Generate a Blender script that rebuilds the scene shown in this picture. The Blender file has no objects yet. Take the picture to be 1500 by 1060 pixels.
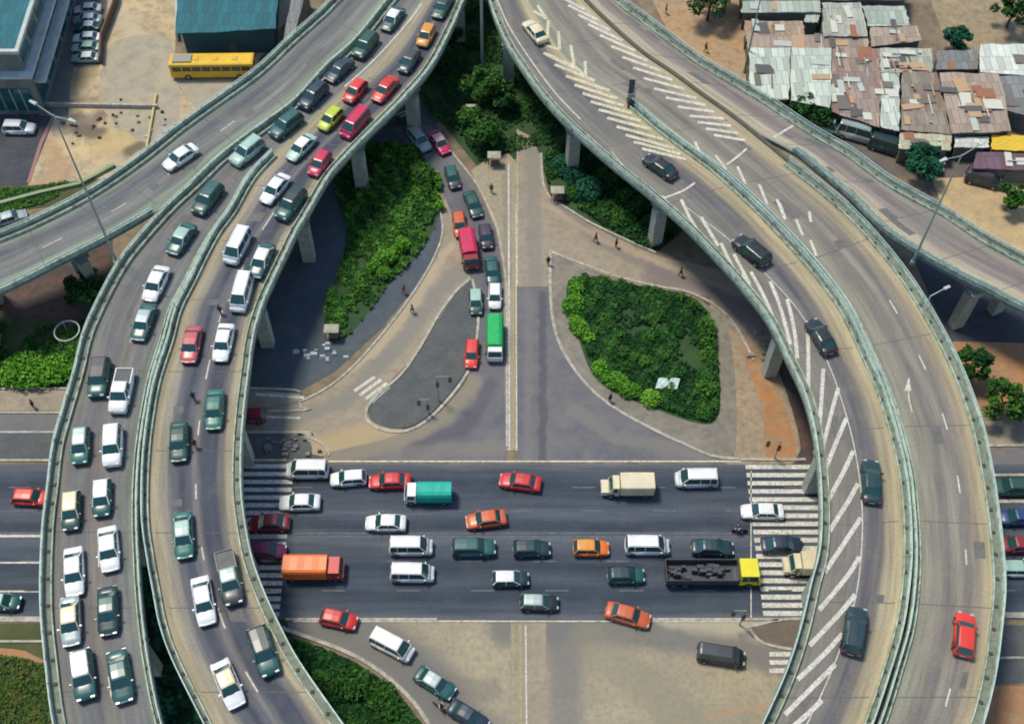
import bpy, bmesh, math, random
import numpy as np
from mathutils import Vector, Matrix
from mathutils.geometry import tessellate_polygon
R = math.radians
random.seed(7); rng = np.random.default_rng(11)
SC = bpy.context.scene; COL = SC.collection
# ------------------------------------------------------------------ camera
FOC = 1727.0; PIT = R(56); HC = 119.0; CX = 736.0
cd = bpy.data.cameras.new('camera'); cam = bpy.data.objects.new('camera', cd); COL.objects.link(cam)
cam.location = (0, 0, HC); cam.rotation_euler = (R(90) - PIT, 0, 0)
cd.sensor_width = 36; cd.lens = FOC / 1500 * 36; cd.clip_end = 3000; cd.clip_start = 1
cd.shift_x = (750 - CX) / 1500
SC.camera = cam
# ------------------------------------------------------------------ light
SDIR = Vector((-0.36, 0.27, 1.0)).normalized()        # towards the sun
w = bpy.data.worlds.new('World'); SC.world = w; w.use_nodes = True
nt = w.node_tree; bg = nt.nodes['Background']; sk = nt.nodes.new('ShaderNodeTexSky'); sk.sky_type = 'NISHITA'
sk.sun_disc = False; sk.dust_density = 0.6; sk.sun_elevation = math.asin(SDIR.z); sk.sun_rotation = math.atan2(SDIR.x, SDIR.y)
nt.links.new(sk.outputs[0], bg.inputs[0]); bg.inputs[1].default_value = 0.15
sl = bpy.data.lights.new('sun', 'SUN'); sl.energy = 3.1; sl.angle = R(12); sl.color = (1, 0.92, 0.76)
so = bpy.data.objects.new('sun', sl); COL.objects.link(so); so.rotation_euler = SDIR.to_track_quat('Z', 'Y').to_euler()
so.location = (0, 0, 200)
SC.view_settings.view_transform = 'Standard'; SC.view_settings.look = 'None'; SC.view_settings.gamma = 1
SC.view_settings.exposure = 0.15
SC.cycles.filter_width = 1.9

def at(px, py, z=0.0):            # a traced point of the plan, at height z
    v = (py - 530) / FOC; d = (HC - z) / (math.sin(PIT) + v * math.cos(PIT))
    return Vector(((px - CX) / FOC * d, d * math.cos(PIT) - v * d * math.sin(PIT), z))
ZD = 9.0
# ------------------------------------------------------------------ materials
MATS = {}
def _n(t, kind, **kw):
    n = t.nodes.new(kind)
    for k, v in kw.items(): setattr(n, k, v)
    return n
def mat(name, c, c2=None, rough=0.85, scale=0.4, c3=None, s3=3.0, metal=0, coat=0, bump=0, stretch=(1, 1, 1), spec=0.5, amt3=0.5, detail=6):
    """principled with up to three tones mixed by two noises in world metres"""
    if name in MATS: return MATS[name]
    m = bpy.data.materials.new(name); m.use_nodes = True; t = m.node_tree; b = t.nodes['Principled BSDF']
    b.inputs['Roughness'].default_value = rough; b.inputs['Metallic'].default_value = metal
    b.inputs['Coat Weight'].default_value = coat; b.inputs['Coat Roughness'].default_value = 0.2
    b.inputs['Specular IOR Level'].default_value = spec
    c = tuple(c) + (1,); m.diffuse_color = c
    if c2 is None: b.inputs['Base Color'].default_value = c
    else:
        g = _n(t, 'ShaderNodeNewGeometry'); mp = _n(t, 'ShaderNodeMapping'); mp.inputs['Scale'].default_value = stretch
        t.links.new(g.outputs['Position'], mp.inputs['Vector'])
        n1 = _n(t, 'ShaderNodeTexNoise'); n1.inputs['Scale'].default_value = scale; n1.inputs['Detail'].default_value = detail; n1.inputs['Roughness'].default_value = 0.65
        t.links.new(mp.outputs[0], n1.inputs['Vector'])
        r1 = _n(t, 'ShaderNodeValToRGB'); r1.color_ramp.elements[0].position = 0.36; r1.color_ramp.elements[1].position = 0.64
        r1.color_ramp.elements[0].color = c; r1.color_ramp.elements[1].color = tuple(c2) + (1,)
        t.links.new(n1.outputs['Fac'], r1.inputs['Fac']); out = r1.outputs[0]
        if c3 is not None:
            n2 = _n(t, 'ShaderNodeTexNoise'); n2.inputs['Scale'].default_value = s3; n2.inputs['Detail'].default_value = 4; n2.inputs['Roughness'].default_value = 0.7
            t.links.new(mp.outputs[0], n2.inputs['Vector'])
            r2 = _n(t, 'ShaderNodeValToRGB'); r2.color_ramp.elements[0].position = 0.45; r2.color_ramp.elements[1].position = 0.68
            r2.color_ramp.elements[0].color = (0, 0, 0, 1); r2.color_ramp.elements[1].color = (amt3,) * 3 + (1,)
            t.links.new(n2.outputs['Fac'], r2.inputs['Fac'])
            mx = _n(t, 'ShaderNodeMix', data_type='RGBA'); t.links.new(r2.outputs[0], mx.inputs[0]); t.links.new(out, mx.inputs[6])
            mx.inputs[7].default_value = tuple(c3) + (1,); out = mx.outputs[2]
        t.links.new(out, b.inputs['Base Color'])
        if bump:
            bp = _n(t, 'ShaderNodeBump'); bp.inputs['Strength'].default_value = bump; bp.inputs['Distance'].default_value = 0.1
            n4 = _n(t, 'ShaderNodeTexNoise'); n4.inputs['Scale'].default_value = 5; n4.inputs['Detail'].default_value = 5
            t.links.new(g.outputs['Position'], n4.inputs['Vector']); t.links.new(n4.outputs['Fac'], bp.inputs['Height']); t.links.new(bp.outputs[0], b.inputs['Normal'])
    MATS[name] = m; return m
def road_mat(name, stops, dirt=(0.30, 0.26, 0.20), width=9.0, patch=0.35):
    """carriageway: tones across the width (wheel paths, dusty gutters) from the UV, streaked along the traffic, blotched"""
    m = bpy.data.materials.new(name); m.use_nodes = True; t = m.node_tree; b = t.nodes['Principled BSDF']; b.inputs['Roughness'].default_value = 0.8
    uv = _n(t, 'ShaderNodeUVMap'); uv.uv_map = 'UVMap'; sp = _n(t, 'ShaderNodeSeparateXYZ'); t.links.new(uv.outputs[0], sp.inputs[0])
    # wobble the tracks a little
    nw = _n(t, 'ShaderNodeTexNoise'); nw.inputs['Scale'].default_value = 0.06; t.links.new(_n(t, 'ShaderNodeNewGeometry').outputs['Position'], nw.inputs['Vector'])
    wb = _n(t, 'ShaderNodeMath', operation='MULTIPLY_ADD'); t.links.new(nw.outputs['Fac'], wb.inputs[0]); wb.inputs[1].default_value = 0.12; wb.inputs[2].default_value = -0.06
    ad = _n(t, 'ShaderNodeMath', operation='ADD'); t.links.new(sp.outputs[0], ad.inputs[0]); t.links.new(wb.outputs[0], ad.inputs[1])
    cr = _n(t, 'ShaderNodeValToRGB'); cr.color_ramp.interpolation = 'EASE'; e = cr.color_ramp.elements
    while len(e) > 1: e.remove(e[-1])
    e[0].position = stops[0][0]; e[0].color = tuple(stops[0][1]) + (1,)
    for p, c in stops[1:]:
        q = e.new(p); q.color = tuple(c) + (1,)
    t.links.new(ad.outputs[0], cr.inputs['Fac'])
    cmb = _n(t, 'ShaderNodeCombineXYZ'); mu = _n(t, 'ShaderNodeMath', operation='MULTIPLY'); mu.inputs[1].default_value = width * 1.6; t.links.new(sp.outputs[0], mu.inputs[0])
    mv = _n(t, 'ShaderNodeMath', operation='MULTIPLY'); mv.inputs[1].default_value = 0.09; t.links.new(sp.outputs[1], mv.inputs[0])
    t.links.new(mu.outputs[0], cmb.inputs[0]); t.links.new(mv.outputs[0], cmb.inputs[1])
    ns = _n(t, 'ShaderNodeTexNoise'); ns.inputs['Scale'].default_value = 1.0; ns.inputs['Detail'].default_value = 5; ns.inputs['Roughness'].default_value = 0.6; t.links.new(cmb.outputs[0], ns.inputs['Vector'])
    rs = _n(t, 'ShaderNodeMapRange'); rs.inputs['From Min'].default_value = 0.3; rs.inputs['From Max'].default_value = 0.7; rs.inputs['To Min'].default_value = 0.72; rs.inputs['To Max'].default_value = 1.3
    t.links.new(ns.outputs['Fac'], rs.inputs['Value'])
    nb = _n(t, 'ShaderNodeTexNoise'); nb.inputs['Scale'].default_value = 0.35; nb.inputs['Detail'].default_value = 7; nb.inputs['Roughness'].default_value = 0.7
    t.links.new(_n(t, 'ShaderNodeNewGeometry').outputs['Position'], nb.inputs['Vector'])
    rb = _n(t, 'ShaderNodeMapRange'); rb.inputs['From Min'].default_value = 0.48; rb.inputs['From Max'].default_value = 0.75; rb.inputs['To Max'].default_value = patch
    t.links.new(nb.outputs['Fac'], rb.inputs['Value'])
    nf = _n(t, 'ShaderNodeTexNoise'); nf.inputs['Scale'].default_value = 4; nf.inputs['Detail'].default_value = 3
    t.links.new(_n(t, 'ShaderNodeNewGeometry').outputs['Position'], nf.inputs['Vector'])
    rf = _n(t, 'ShaderNodeMapRange'); rf.inputs['From Min'].default_value = 0.3; rf.inputs['From Max'].default_value = 0.7; rf.inputs['To Min'].default_value = 0.88; rf.inputs['To Max'].default_value = 1.12
    t.links.new(nf.outputs['Fac'], rf.inputs['Value'])
    mm = _n(t, 'ShaderNodeMath', operation='MULTIPLY'); t.links.new(rs.outputs[0], mm.inputs[0]); t.links.new(rf.outputs[0], mm.inputs[1])
    v = _n(t, 'ShaderNodeVectorMath', operation='SCALE'); t.links.new(cr.outputs[0], v.inputs[0]); t.links.new(mm.outputs[0], v.inputs['Scale'])
    mx = _n(t, 'ShaderNodeMix', data_type='RGBA'); t.links.new(rb.outputs[0], mx.inputs[0]); t.links.new(v.outputs[0], mx.inputs[6]); mx.inputs[7].default_value = tuple(dirt) + (1,)
    t.links.new(mx.outputs[2], b.inputs['Base Color']); m.diffuse_color = tuple(stops[0][1]) + (1,)
    MATS[name] = m; return m
def leaf_mat(name, a, b_, c):
    m = bpy.data.materials.new(name); m.use_nodes = True; t = m.node_tree; b = t.nodes['Principled BSDF']; b.inputs['Roughness'].default_value = 0.7
    b.inputs['Specular IOR Level'].default_value = 0.2
    at_ = _n(t, 'ShaderNodeAttribute'); at_.attribute_name = 'tone'
    cr = _n(t, 'ShaderNodeValToRGB'); e = cr.color_ramp.elements; e[0].color = tuple(a) + (1,); e[1].color = tuple(c) + (1,); q = e.new(0.5); q.color = tuple(b_) + (1,)
    t.links.new(at_.outputs['Fac'], cr.inputs['Fac']); t.links.new(cr.outputs[0], b.inputs['Base Color']); m.diffuse_color = tuple(b_) + (1,)
    MATS[name] = m; return m
def rust_mat(name, a, rust, amt, rib=1.3, ang=0.0):
    """corrugated sheet: ribs, sheet-to-sheet tone, rust patches"""
    m = bpy.data.materials.new(name); m.use_nodes = True; t = m.node_tree; b = t.nodes['Principled BSDF']; b.inputs['Roughness'].default_value = 0.65
    g = _n(t, 'ShaderNodeNewGeometry'); mp = _n(t, 'ShaderNodeMapping'); mp.inputs['Rotation'].default_value = (0, 0, ang); t.links.new(g.outputs['Position'], mp.inputs['Vector'])
    n1 = _n(t, 'ShaderNodeTexNoise'); n1.inputs['Scale'].default_value = 0.28; n1.inputs['Detail'].default_value = 8; n1.inputs['Roughness'].default_value = 0.75
    mp2 = _n(t, 'ShaderNodeMapping'); mp2.inputs['Scale'].default_value = (2.2, 0.45, 1); t.links.new(mp.outputs[0], mp2.inputs['Vector']); t.links.new(mp2.outputs[0], n1.inputs['Vector'])
    r1 = _n(t, 'ShaderNodeValToRGB'); r1.color_ramp.elements[0].position = 0.62 - amt * 0.32; r1.color_ramp.elements[1].position = 0.78 - amt * 0.28
    t.links.new(n1.outputs['Fac'], r1.inputs['Fac'])
    br = _n(t, 'ShaderNodeTexBrick'); br.inputs['Scale'].default_value = 1.0; br.inputs['Brick Width'].default_value = 0.95; br.inputs['Row Height'].default_value = 2.6; br.inputs['Mortar Size'].default_value = 0.035
    br.inputs['Color1'].default_value = tuple(x * 1.12 for x in a) + (1,); br.inputs['Color2'].default_value = tuple(x * 0.72 for x in a) + (1,); br.inputs['Mortar'].default_value = tuple(x * 0.4 for x in a) + (1,)
    t.links.new(mp.outputs[0], br.inputs['Vector'])
    mx = _n(t, 'ShaderNodeMix', data_type='RGBA'); t.links.new(r1.outputs[0], mx.inputs[0]); t.links.new(br.outputs[0], mx.inputs[6]); mx.inputs[7].default_value = tuple(rust) + (1,)
    t.links.new(mx.outputs[2], b.inputs['Base Color'])
    wv = _n(t, 'ShaderNodeTexWave'); wv.inputs['Scale'].default_value = rib; t.links.new(mp.outputs[0], wv.inputs['Vector'])
    bp = _n(t, 'ShaderNodeBump'); bp.inputs['Strength'].default_value = 0.5; bp.inputs['Distance'].default_value = 0.06; t.links.new(wv.outputs['Fac'], bp.inputs['Height']); t.links.new(bp.outputs[0], b.inputs['Normal'])
    m.diffuse_color = tuple(a) + (1,); MATS[name] = m; return m

def add_wear(m, segs):
    """worn tracks and stains that lie along lines on the ground, with ragged soft edges"""
    t = m.node_tree; b = t.nodes['Principled BSDF']; src = b.inputs['Base Color'].links[0].from_socket
    g = _n(t, 'ShaderNodeNewGeometry'); nz = _n(t, 'ShaderNodeTexNoise'); nz.inputs['Scale'].default_value = 0.45; nz.inputs['Detail'].default_value = 5; t.links.new(g.outputs['Position'], nz.inputs['Vector'])
    w1 = _n(t, 'ShaderNodeVectorMath', operation='SCALE'); w1.inputs['Scale'].default_value = 1.4; t.links.new(nz.outputs['Color'], w1.inputs[0])
    w2 = _n(t, 'ShaderNodeVectorMath', operation='ADD'); t.links.new(g.outputs['Position'], w2.inputs[0]); t.links.new(w1.outputs[0], w2.inputs[1])
    w3 = _n(t, 'ShaderNodeVectorMath', operation='MULTIPLY_ADD'); w3.inputs[1].default_value = (1, 1, 0); w3.inputs[2].default_value = (-.7, -.7, 0); t.links.new(w2.outputs[0], w3.inputs[0])
    for pts, hw, col, st in segs:
        P = [at(x, y) for x, y in pts]; best = None
        for a, c in zip(P, P[1:]):
            ba = c - a; s0 = _n(t, 'ShaderNodeVectorMath', operation='SUBTRACT'); t.links.new(w3.outputs[0], s0.inputs[0]); s0.inputs[1].default_value = a
            d = _n(t, 'ShaderNodeVectorMath', operation='DOT_PRODUCT'); t.links.new(s0.outputs[0], d.inputs[0]); d.inputs[1].default_value = ba / ba.length_squared
            cl = _n(t, 'ShaderNodeClamp'); t.links.new(d.outputs['Value'], cl.inputs[0]); sc = _n(t, 'ShaderNodeVectorMath', operation='SCALE'); sc.inputs[0].default_value = ba; t.links.new(cl.outputs[0], sc.inputs['Scale'])
            ds = _n(t, 'ShaderNodeVectorMath', operation='DISTANCE'); t.links.new(s0.outputs[0], ds.inputs[0]); t.links.new(sc.outputs[0], ds.inputs[1]); o = ds.outputs['Value']
            if best is not None:
                mn = _n(t, 'ShaderNodeMath', operation='MINIMUM'); t.links.new(best, mn.inputs[0]); t.links.new(o, mn.inputs[1]); o = mn.outputs[0]
            best = o
        mr = _n(t, 'ShaderNodeMapRange', interpolation_type='SMOOTHSTEP'); mr.inputs['From Min'].default_value = hw * .45; mr.inputs['From Max'].default_value = hw * 1.5; mr.inputs['To Min'].default_value = st; mr.inputs['To Max'].default_value = 0; t.links.new(best, mr.inputs['Value'])
        mx = _n(t, 'ShaderNodeMix', data_type='RGBA'); t.links.new(mr.outputs[0], mx.inputs[0]); t.links.new(src, mx.inputs[6]); mx.inputs[7].default_value = tuple(col) + (1,); src = mx.outputs[2]
    t.links.new(src, b.inputs['Base Color'])

CONC = mat('parapet concrete', (0.50, 0.60, 0.47), (0.33, 0.40, 0.31), scale=0.35, c3=(0.12, 0.14, 0.10), s3=1.3, amt3=0.85)
CONCW = mat('walkway concrete', (0.23, 0.26, 0.20), (0.15, 0.18, 0.14), scale=0.6, c3=(0.10, 0.10, 0.08), s3=2.2, amt3=0.7)
FASC = mat('deck fascia', (0.24, 0.30, 0.26), (0.16, 0.22, 0.19), scale=0.5)
PIERM = mat('pier concrete', (0.40, 0.42, 0.34), (0.30, 0.33, 0.28), scale=0.5, c3=(0.16, 0.18, 0.15), s3=1.5)
RAILM = mat('galvanised rail', (0.55, 0.70, 0.62), (0.42, 0.55, 0.48), rough=0.5, scale=2)
PAINT = mat('worn road paint', (0.70, 0.68, 0.60), (0.52, 0.49, 0.41), scale=1.6, c3=(0.22, 0.20, 0.16), s3=4, amt3=0.8)
PAINTY = mat('worn yellow road paint', (0.42, 0.36, 0.16), (0.30, 0.27, 0.14), scale=1.6, c3=(0.2, 0.18, 0.12), s3=4, amt3=0.8)
DIRT = mat('dusty earth', (0.26, 0.20, 0.12), (0.17, 0.13, 0.085), scale=0.12, c3=(0.10, 0.075, 0.05), s3=0.6, amt3=0.8, bump=0.3)
# ------------------------------------------------------------------ object helpers
def tag(o, label=None, cat=None, group=None, kind=None):
    if label: o['label'] = label
    if cat: o['category'] = cat
    if group: o['group'] = group
    if kind: o['kind'] = kind
    return o
def empty(name, loc, rz=0, label=None, cat=None, group=None, kind=None):
    o = bpy.data.objects.new(name, None); COL.objects.link(o); o.location = loc; o.rotation_euler = (0, 0, rz); o.empty_display_size = 0.5
    return tag(o, label, cat, group, kind)
def mesh_obj(name, V, F, m, parent=None, smooth=False, uv=None, local=False, mi=None):
    me = bpy.data.meshes.new(name)
    if parent is not None and not local:
        L = parent.location
        g = parent.parent
        while g is not None: L = L + g.location; g = g.parent
        V = [(v[0] - L[0], v[1] - L[1], v[2] - L[2]) for v in V]
    me.from_pydata([tuple(v) for v in V], [], F)
    ms = m if isinstance(m, (list, tuple)) else [m]
    for x in ms: me.materials.append(x)
    if mi is not None: me.polygons.foreach_set('material_index', mi)
    if smooth: me.polygons.foreach_set('use_smooth', [True] * len(me.polygons))
    if uv is not None:
        l = me.uv_layers.new(name='UVMap'); vi = np.empty(len(me.loops), dtype=np.int32); me.loops.foreach_get('vertex_index', vi)
        l.data.foreach_set('uv', np.asarray(uv, dtype=np.float32)[vi].ravel())
    me.update(); o = bpy.data.objects.new(name, me); COL.objects.link(o)
    if parent is not None: o.parent = parent
    return o
class MB:
    def __init__(s): s.V = []; s.F = []; s.M = []
    def add(s, V, F, k=0):
        n = len(s.V); s.V += [tuple(v) for v in V]; s.F += [tuple(i + n for i in f) for f in F]; s.M += [k] * len(F); return s
    def hexa(s, b, t, k=0): return s.add(list(b) + list(t), [(3, 2, 1, 0), (4, 5, 6, 7), (0, 1, 5, 4), (1, 2, 6, 5), (2, 3, 7, 6), (3, 0, 4, 7)], k)
    def box(s, x0, x1, y0, y1, z0, z1, k=0, tx=0, ty=0):
        return s.hexa([(x0, y0, z0), (x1, y0, z0), (x1, y1, z0), (x0, y1, z0)], [(x0 + tx, y0 + ty, z1), (x1 - tx, y0 + ty, z1), (x1 - tx, y1 - ty, z1), (x0 + tx, y1 - ty, z1)], k)
    def tube(s, p, q, r0, r1=None, n=8, k=0):
        r1 = r0 if r1 is None else r1; p = Vector(p); q = Vector(q); d = (q - p).normalized(); a = d.orthogonal().normalized(); b = d.cross(a); V = []
        for c, r in ((p, r0), (q, r1)):
            for i in range(n): V.append(c + (a * math.cos(6.28318 * i / n) + b * math.sin(6.28318 * i / n)) * r)
        return s.add(V, [(i, (i + 1) % n, (i + 1) % n + n, i + n) for i in range(n)] + [tuple(range(n))[::-1], tuple(range(n, 2 * n))], k)
    def build(s, name, m, parent=None, smooth=False, local=False): return mesh_obj(name, s.V, s.F, m, parent, smooth, None, local, s.M if isinstance(m, (list, tuple)) else None)
def catmull(P, n, closed=False):
    P = [Vector(p) for p in P]; N = len(P); out = []
    rngi = range(N if closed else N - 1)
    for i in rngi:
        g = (lambda k: P[k % N]) if closed else (lambda k: P[min(max(k, 0), N - 1)])
        a, b, c, d = g(i - 1), g(i), g(i + 1), g(i + 2)
        for j in range(n):
            t = j / n; out.append(0.5 * ((2 * b) + (c - a) * t + (2 * a - 5 * b + 4 * c - d) * t * t + (3 * b - a - 3 * c + d) * t ** 3))
    if not closed: out.append(P[-1].copy())
    return out
def sheet(name, pts, z, m, smooth=4, parent=None, kind='structure', label=None, cat=None, raise_=0):
    W = [at(x, y) for x, y in pts]
    if smooth: W = catmull(W, smooth, True)
    V = [(v.x, v.y, z) for v in W]; F = [tuple(f) for f in tessellate_polygon([[Vector(v) for v in V]])]
    fx = []
    for f in F:
        a, b, c = [Vector(V[i]) for i in f]
        fx.append(f if (b - a).cross(c - a).z > 0 else f[::-1])
    n = len(V)
    if raise_:
        V += [(v[0], v[1], 0.0) for v in V]; fx += [(i, (i + 1) % n, (i + 1) % n + n, i + n) for i in range(n)]
    o = mesh_obj(name, V, fx, m, parent); return tag(o, label, cat, None, kind)
def offs(P, d):
    out = []
    for i, p in enumerate(P):
        t = (P[min(i + 1, len(P) - 1)] - P[max(i - 1, 0)]); t.z = 0; t.normalize(); out.append(p + Vector((-t.y, t.x, 0)) * d)
    return out
def strip(P, w0, w1, z0, z1, mb, k=0):
    """box section swept along P between lateral offsets w0 and w1"""
    A = offs(P, w0); B = offs(P, w1); V = []; n = len(P)
    for a, b in zip(A, B): V += [(a.x, a.y, z0), (b.x, b.y, z0), (b.x, b.y, z1), (a.x, a.y, z1)]
    F = []
    for i in range(n - 1):
        o = 4 * i
        for j in range(4): F.append((o + j, o + (j + 1) % 4, o + 4 + (j + 1) % 4, o + 4 + j))
    F += [(3, 2, 1, 0), (4 * n - 4, 4 * n - 3, 4 * n - 2, 4 * n - 1)]
    mb.add(V, F, k)
def flat_line(P, wd, z, mb, k=0):
    A = offs(P, wd / 2); B = offs(P, -wd / 2); V = []
    for a, b in zip(A, B): V += [(a.x, a.y, z), (b.x, b.y, z)]
    mb.add(V, [(2 * i, 2 * i + 1, 2 * i + 3, 2 * i + 2) for i in range(len(P) - 1)], k)
def dense(P, step=1.0):
    out = [P[0]]; 
    for a, b in zip(P, P[1:]):
        k = max(1, int((b - a).length / step))
        for j in range(1, k + 1): out.append(a.lerp(b, j / k))
    return out
def dashes(P, on, off, wd, z, mb, k=0, start=0):
    P = dense(P, 0.5); s = -start; cur = []
    for a, b in zip(P, P[1:]):
        ph = s % (on + off) if s >= 0 else on + 1
        if ph < on: cur.append(a)
        else:
            if len(cur) > 1: flat_line(cur, wd, z, mb, k)
            cur = []
        s += (b - a).length
    if len(cur) > 1: flat_line(cur, wd, z, mb, k)
# ------------------------------------------------------------------ foliage
def leaves(name, pts, size, m, parent=None, tone=None, flat=0.5):
    P = np.asarray(pts, dtype=np.float64); n = len(P)
    nrm = rng.normal(size=(n, 3)); nrm[:, 2] = np.abs(nrm[:, 2]) + flat; nrm /= np.linalg.norm(nrm, axis=1)[:, None]
    a = np.cross(nrm, rng.normal(size=(n, 3))); a /= np.linalg.norm(a, axis=1)[:, None]; b = np.cross(nrm, a)
    s = size * rng.uniform(0.6, 1.5, (n, 1)); s2 = s * rng.uniform(0.4, 0.8, (n, 1))
    if parent is not None: P = P - np.array(parent.location)
    V = np.stack([P - a * s, P - b * s2, P + a * s, P + b * s2], 1).reshape(-1, 3)
    me = bpy.data.meshes.new(name); me.vertices.add(4 * n); me.vertices.foreach_set('co', V.ravel()); me.loops.add(4 * n); me.loops.foreach_set('vertex_index', np.arange(4 * n, dtype=np.int32))
    me.polygons.add(n); me.polygons.foreach_set('loop_start', np.arange(0, 4 * n, 4, dtype=np.int32)); me.update(calc_edges=True)
    at_ = me.attributes.new('tone', 'FLOAT', 'FACE'); tv = rng.uniform(0, 1, n) * 0.5 + (tone if tone is not None else rng.uniform(0, 0.5, n)); at_.data.foreach_set('value', np.clip(tv, 0, 1).astype(np.float32))
    me.materials.append(m); o = bpy.data.objects.new(name, me); COL.objects.link(o)
    if parent is not None: o.parent = parent
    return o
def blob_pts(c, r, n):
    d = rng.normal(size=(n, 3)); d /= np.linalg.norm(d, axis=1)[:, None]; return np.array(c) + d * np.array(r) * rng.uniform(0.55, 1.05, (n, 1))
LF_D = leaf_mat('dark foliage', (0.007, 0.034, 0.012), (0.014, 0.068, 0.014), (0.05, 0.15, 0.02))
LF_M = leaf_mat('mid foliage', (0.012, 0.050, 0.010), (0.032, 0.11, 0.014), (0.09, 0.23, 0.025))
LF_B = leaf_mat('bright hedge foliage', (0.03, 0.12, 0.012), (0.09, 0.27, 0.02), (0.22, 0.44, 0.04))
LF_T = leaf_mat('cool foliage', (0.006, 0.035, 0.022), (0.012, 0.085, 0.045), (0.03, 0.17, 0.08))
LF_O = leaf_mat('olive grass', (0.025, 0.06, 0.012), (0.05, 0.11, 0.015), (0.15, 0.14, 0.03))
BARK = mat('bark', (0.10, 0.075, 0.05), (0.06, 0.045, 0.03), scale=3)
def tree(px, py, h, r, m, label, n=1800, group='trees round the interchange', leaf=0.24, z=0):
    p = at(px, py, z); o = empty('tree', p, 0, label, 'tree', group)
    mb = MB(); mb.tube(p, p + Vector((0.1, 0, h * 0.55)), 0.22 * r / 3, 0.12 * r / 3)
    tops = []
    for k in range(6):
        a = k * 1.05 + random.random(); q = p + Vector((math.cos(a) * r * 0.6, math.sin(a) * r * 0.6, h * random.uniform(0.6, 0.85))); mb.tube(p + Vector((0, 0, h * random.uniform(0.3, 0.5))), q, 0.09, 0.04, 6); tops.append(q)
    mb.build('trunk', BARK, o)
    P = []; T = []
    for k in range(22):
        a = random.random() * 6.28; rr = r * math.sqrt(random.random()) * 0.85; rs = r * random.uniform(0.22, 0.42)
        zz = h * random.uniform(0.62, 0.95) - rr * rr / r / r * h * 0.22
        P.append(blob_pts((p.x + math.cos(a) * rr, p.y + math.sin(a) * rr, p.z + zz), (rs, rs, rs * 0.75), n // 22)); T.append(np.full(n // 22, random.uniform(0, 0.5)))
    leaves('crown', np.concatenate(P), leaf, m, o, np.concatenate(T)); return o
def inside(poly, X, Y):
    c = np.zeros(len(X), bool); n = len(poly); j = n - 1
    for i in range(n):
        xi, yi = poly[i][:2]; xj, yj = poly[j][:2]
        c ^= ((yi > Y) != (yj > Y)) & (X < (xj - xi) * (Y - yi) / (yj - yi + 1e-9) + xi); j = i
    return c
def fnoise(X, Y, s, seed):
    r = np.random.default_rng(seed); o = 0
    for k in range(6):
        a, b, ph = r.uniform(-1, 1) * s * (1 + k * .6), r.uniform(-1, 1) * s * (1 + k * .6), r.uniform(0, 6.28); o = o + np.sin(X * a + Y * b + ph) / (1 + k * .5)
    return o / 3
def cover(name, pts, dens, hgt, leaf, m, label, cat, kind=None, seed=1, group=None, base=0.1):
    W = catmull([at(x, y) for x, y in pts], 4, True); xs = [v.x for v in W]; ys = [v.y for v in W]
    ar = (max(xs) - min(xs)) * (max(ys) - min(ys)); n = int(ar * dens); X = rng.uniform(min(xs), max(xs), n); Y = rng.uniform(min(ys), max(ys), n)
    k = inside(W, X, Y); X = X[k]; Y = Y[k]; N1 = fnoise(X, Y, 1.1, seed); N2 = fnoise(X, Y, 2.6, seed + 5)
    g_ = (N1 * .8 + fnoise(X, Y, 0.5, seed + 9) + N2 * .5) > -0.55; X = X[g_]; Y = Y[g_]; N1 = N1[g_]; N2 = N2[g_]; hh = np.clip(hgt * (0.55 + 0.6 * N1 + 0.5 * N2), 0.06, None); Z = base + hh * rng.uniform(0.35, 1.0, len(X)) ** 0.5
    o = leaves(name, np.stack([X, Y, Z], 1), leaf, m, None, np.clip(0.22 + 0.45 * N2 + 0.35 * N1, 0, 0.7), flat=0.8)
    return tag(o, label, cat, group, kind)
def ridge(name, line, wid, hgt, dens, leaf, m, label, cat='hedge', group=None, seed=3):
    """a hedge: clumps set along a traced line"""
    P = dense([at(x, y) for x, y in line], 0.7); pts = []; T = []
    for p in P:
        s = random.uniform(0.5, 1.25); k = int(dens * wid * s)
        pts.append(blob_pts((p.x + random.uniform(-.3, .3), p.y + random.uniform(-.3, .3), hgt * 0.5 * s), (wid / 2 * s, wid / 2 * s, hgt * 0.55 * s), k)); T.append(np.full(k, random.uniform(0.0, 0.5)))
    return tag(leaves(name, np.concatenate(pts), leaf, m, None, np.concatenate(T)), label, cat, group)
# ================================================================== GROUND
GX = 500
mesh_obj('ground', [(-GX, -200, 0), (GX, -200, 0), (GX, 800, 0), (-GX, 800, 0)], [(0, 1, 2, 3)], DIRT)['kind'] = 'structure'
TAN = mat('beige concrete paving', (0.37, 0.315, 0.205), (0.27, 0.24, 0.17), scale=0.13, c3=(0.185, 0.16, 0.12), s3=1.8, amt3=0.6, bump=0.08)
PINK = mat('pinkish slip road concrete', (0.335, 0.275, 0.195), (0.27, 0.235, 0.17), scale=0.3, c3=(0.19, 0.155, 0.125), s3=1.3, amt3=0.6)
FAN = mat('worn grey asphalt', (0.15, 0.145, 0.15), (0.10, 0.103, 0.122), scale=0.13, c3=(0.19, 0.175, 0.14), s3=0.6, amt3=0.5)
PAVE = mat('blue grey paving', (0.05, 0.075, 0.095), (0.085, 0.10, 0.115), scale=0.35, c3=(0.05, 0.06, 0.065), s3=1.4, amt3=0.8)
SIDE = mat('pavement slabs', (0.25, 0.225, 0.175), (0.18, 0.165, 0.135), scale=0.3, c3=(0.12, 0.105, 0.085), s3=1.1, amt3=0.6)
ISLE = mat('dark island paving', (0.075, 0.085, 0.09), (0.11, 0.115, 0.11), scale=0.5, c3=(0.05, 0.05, 0.055), s3=2, amt3=0.6)
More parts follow.
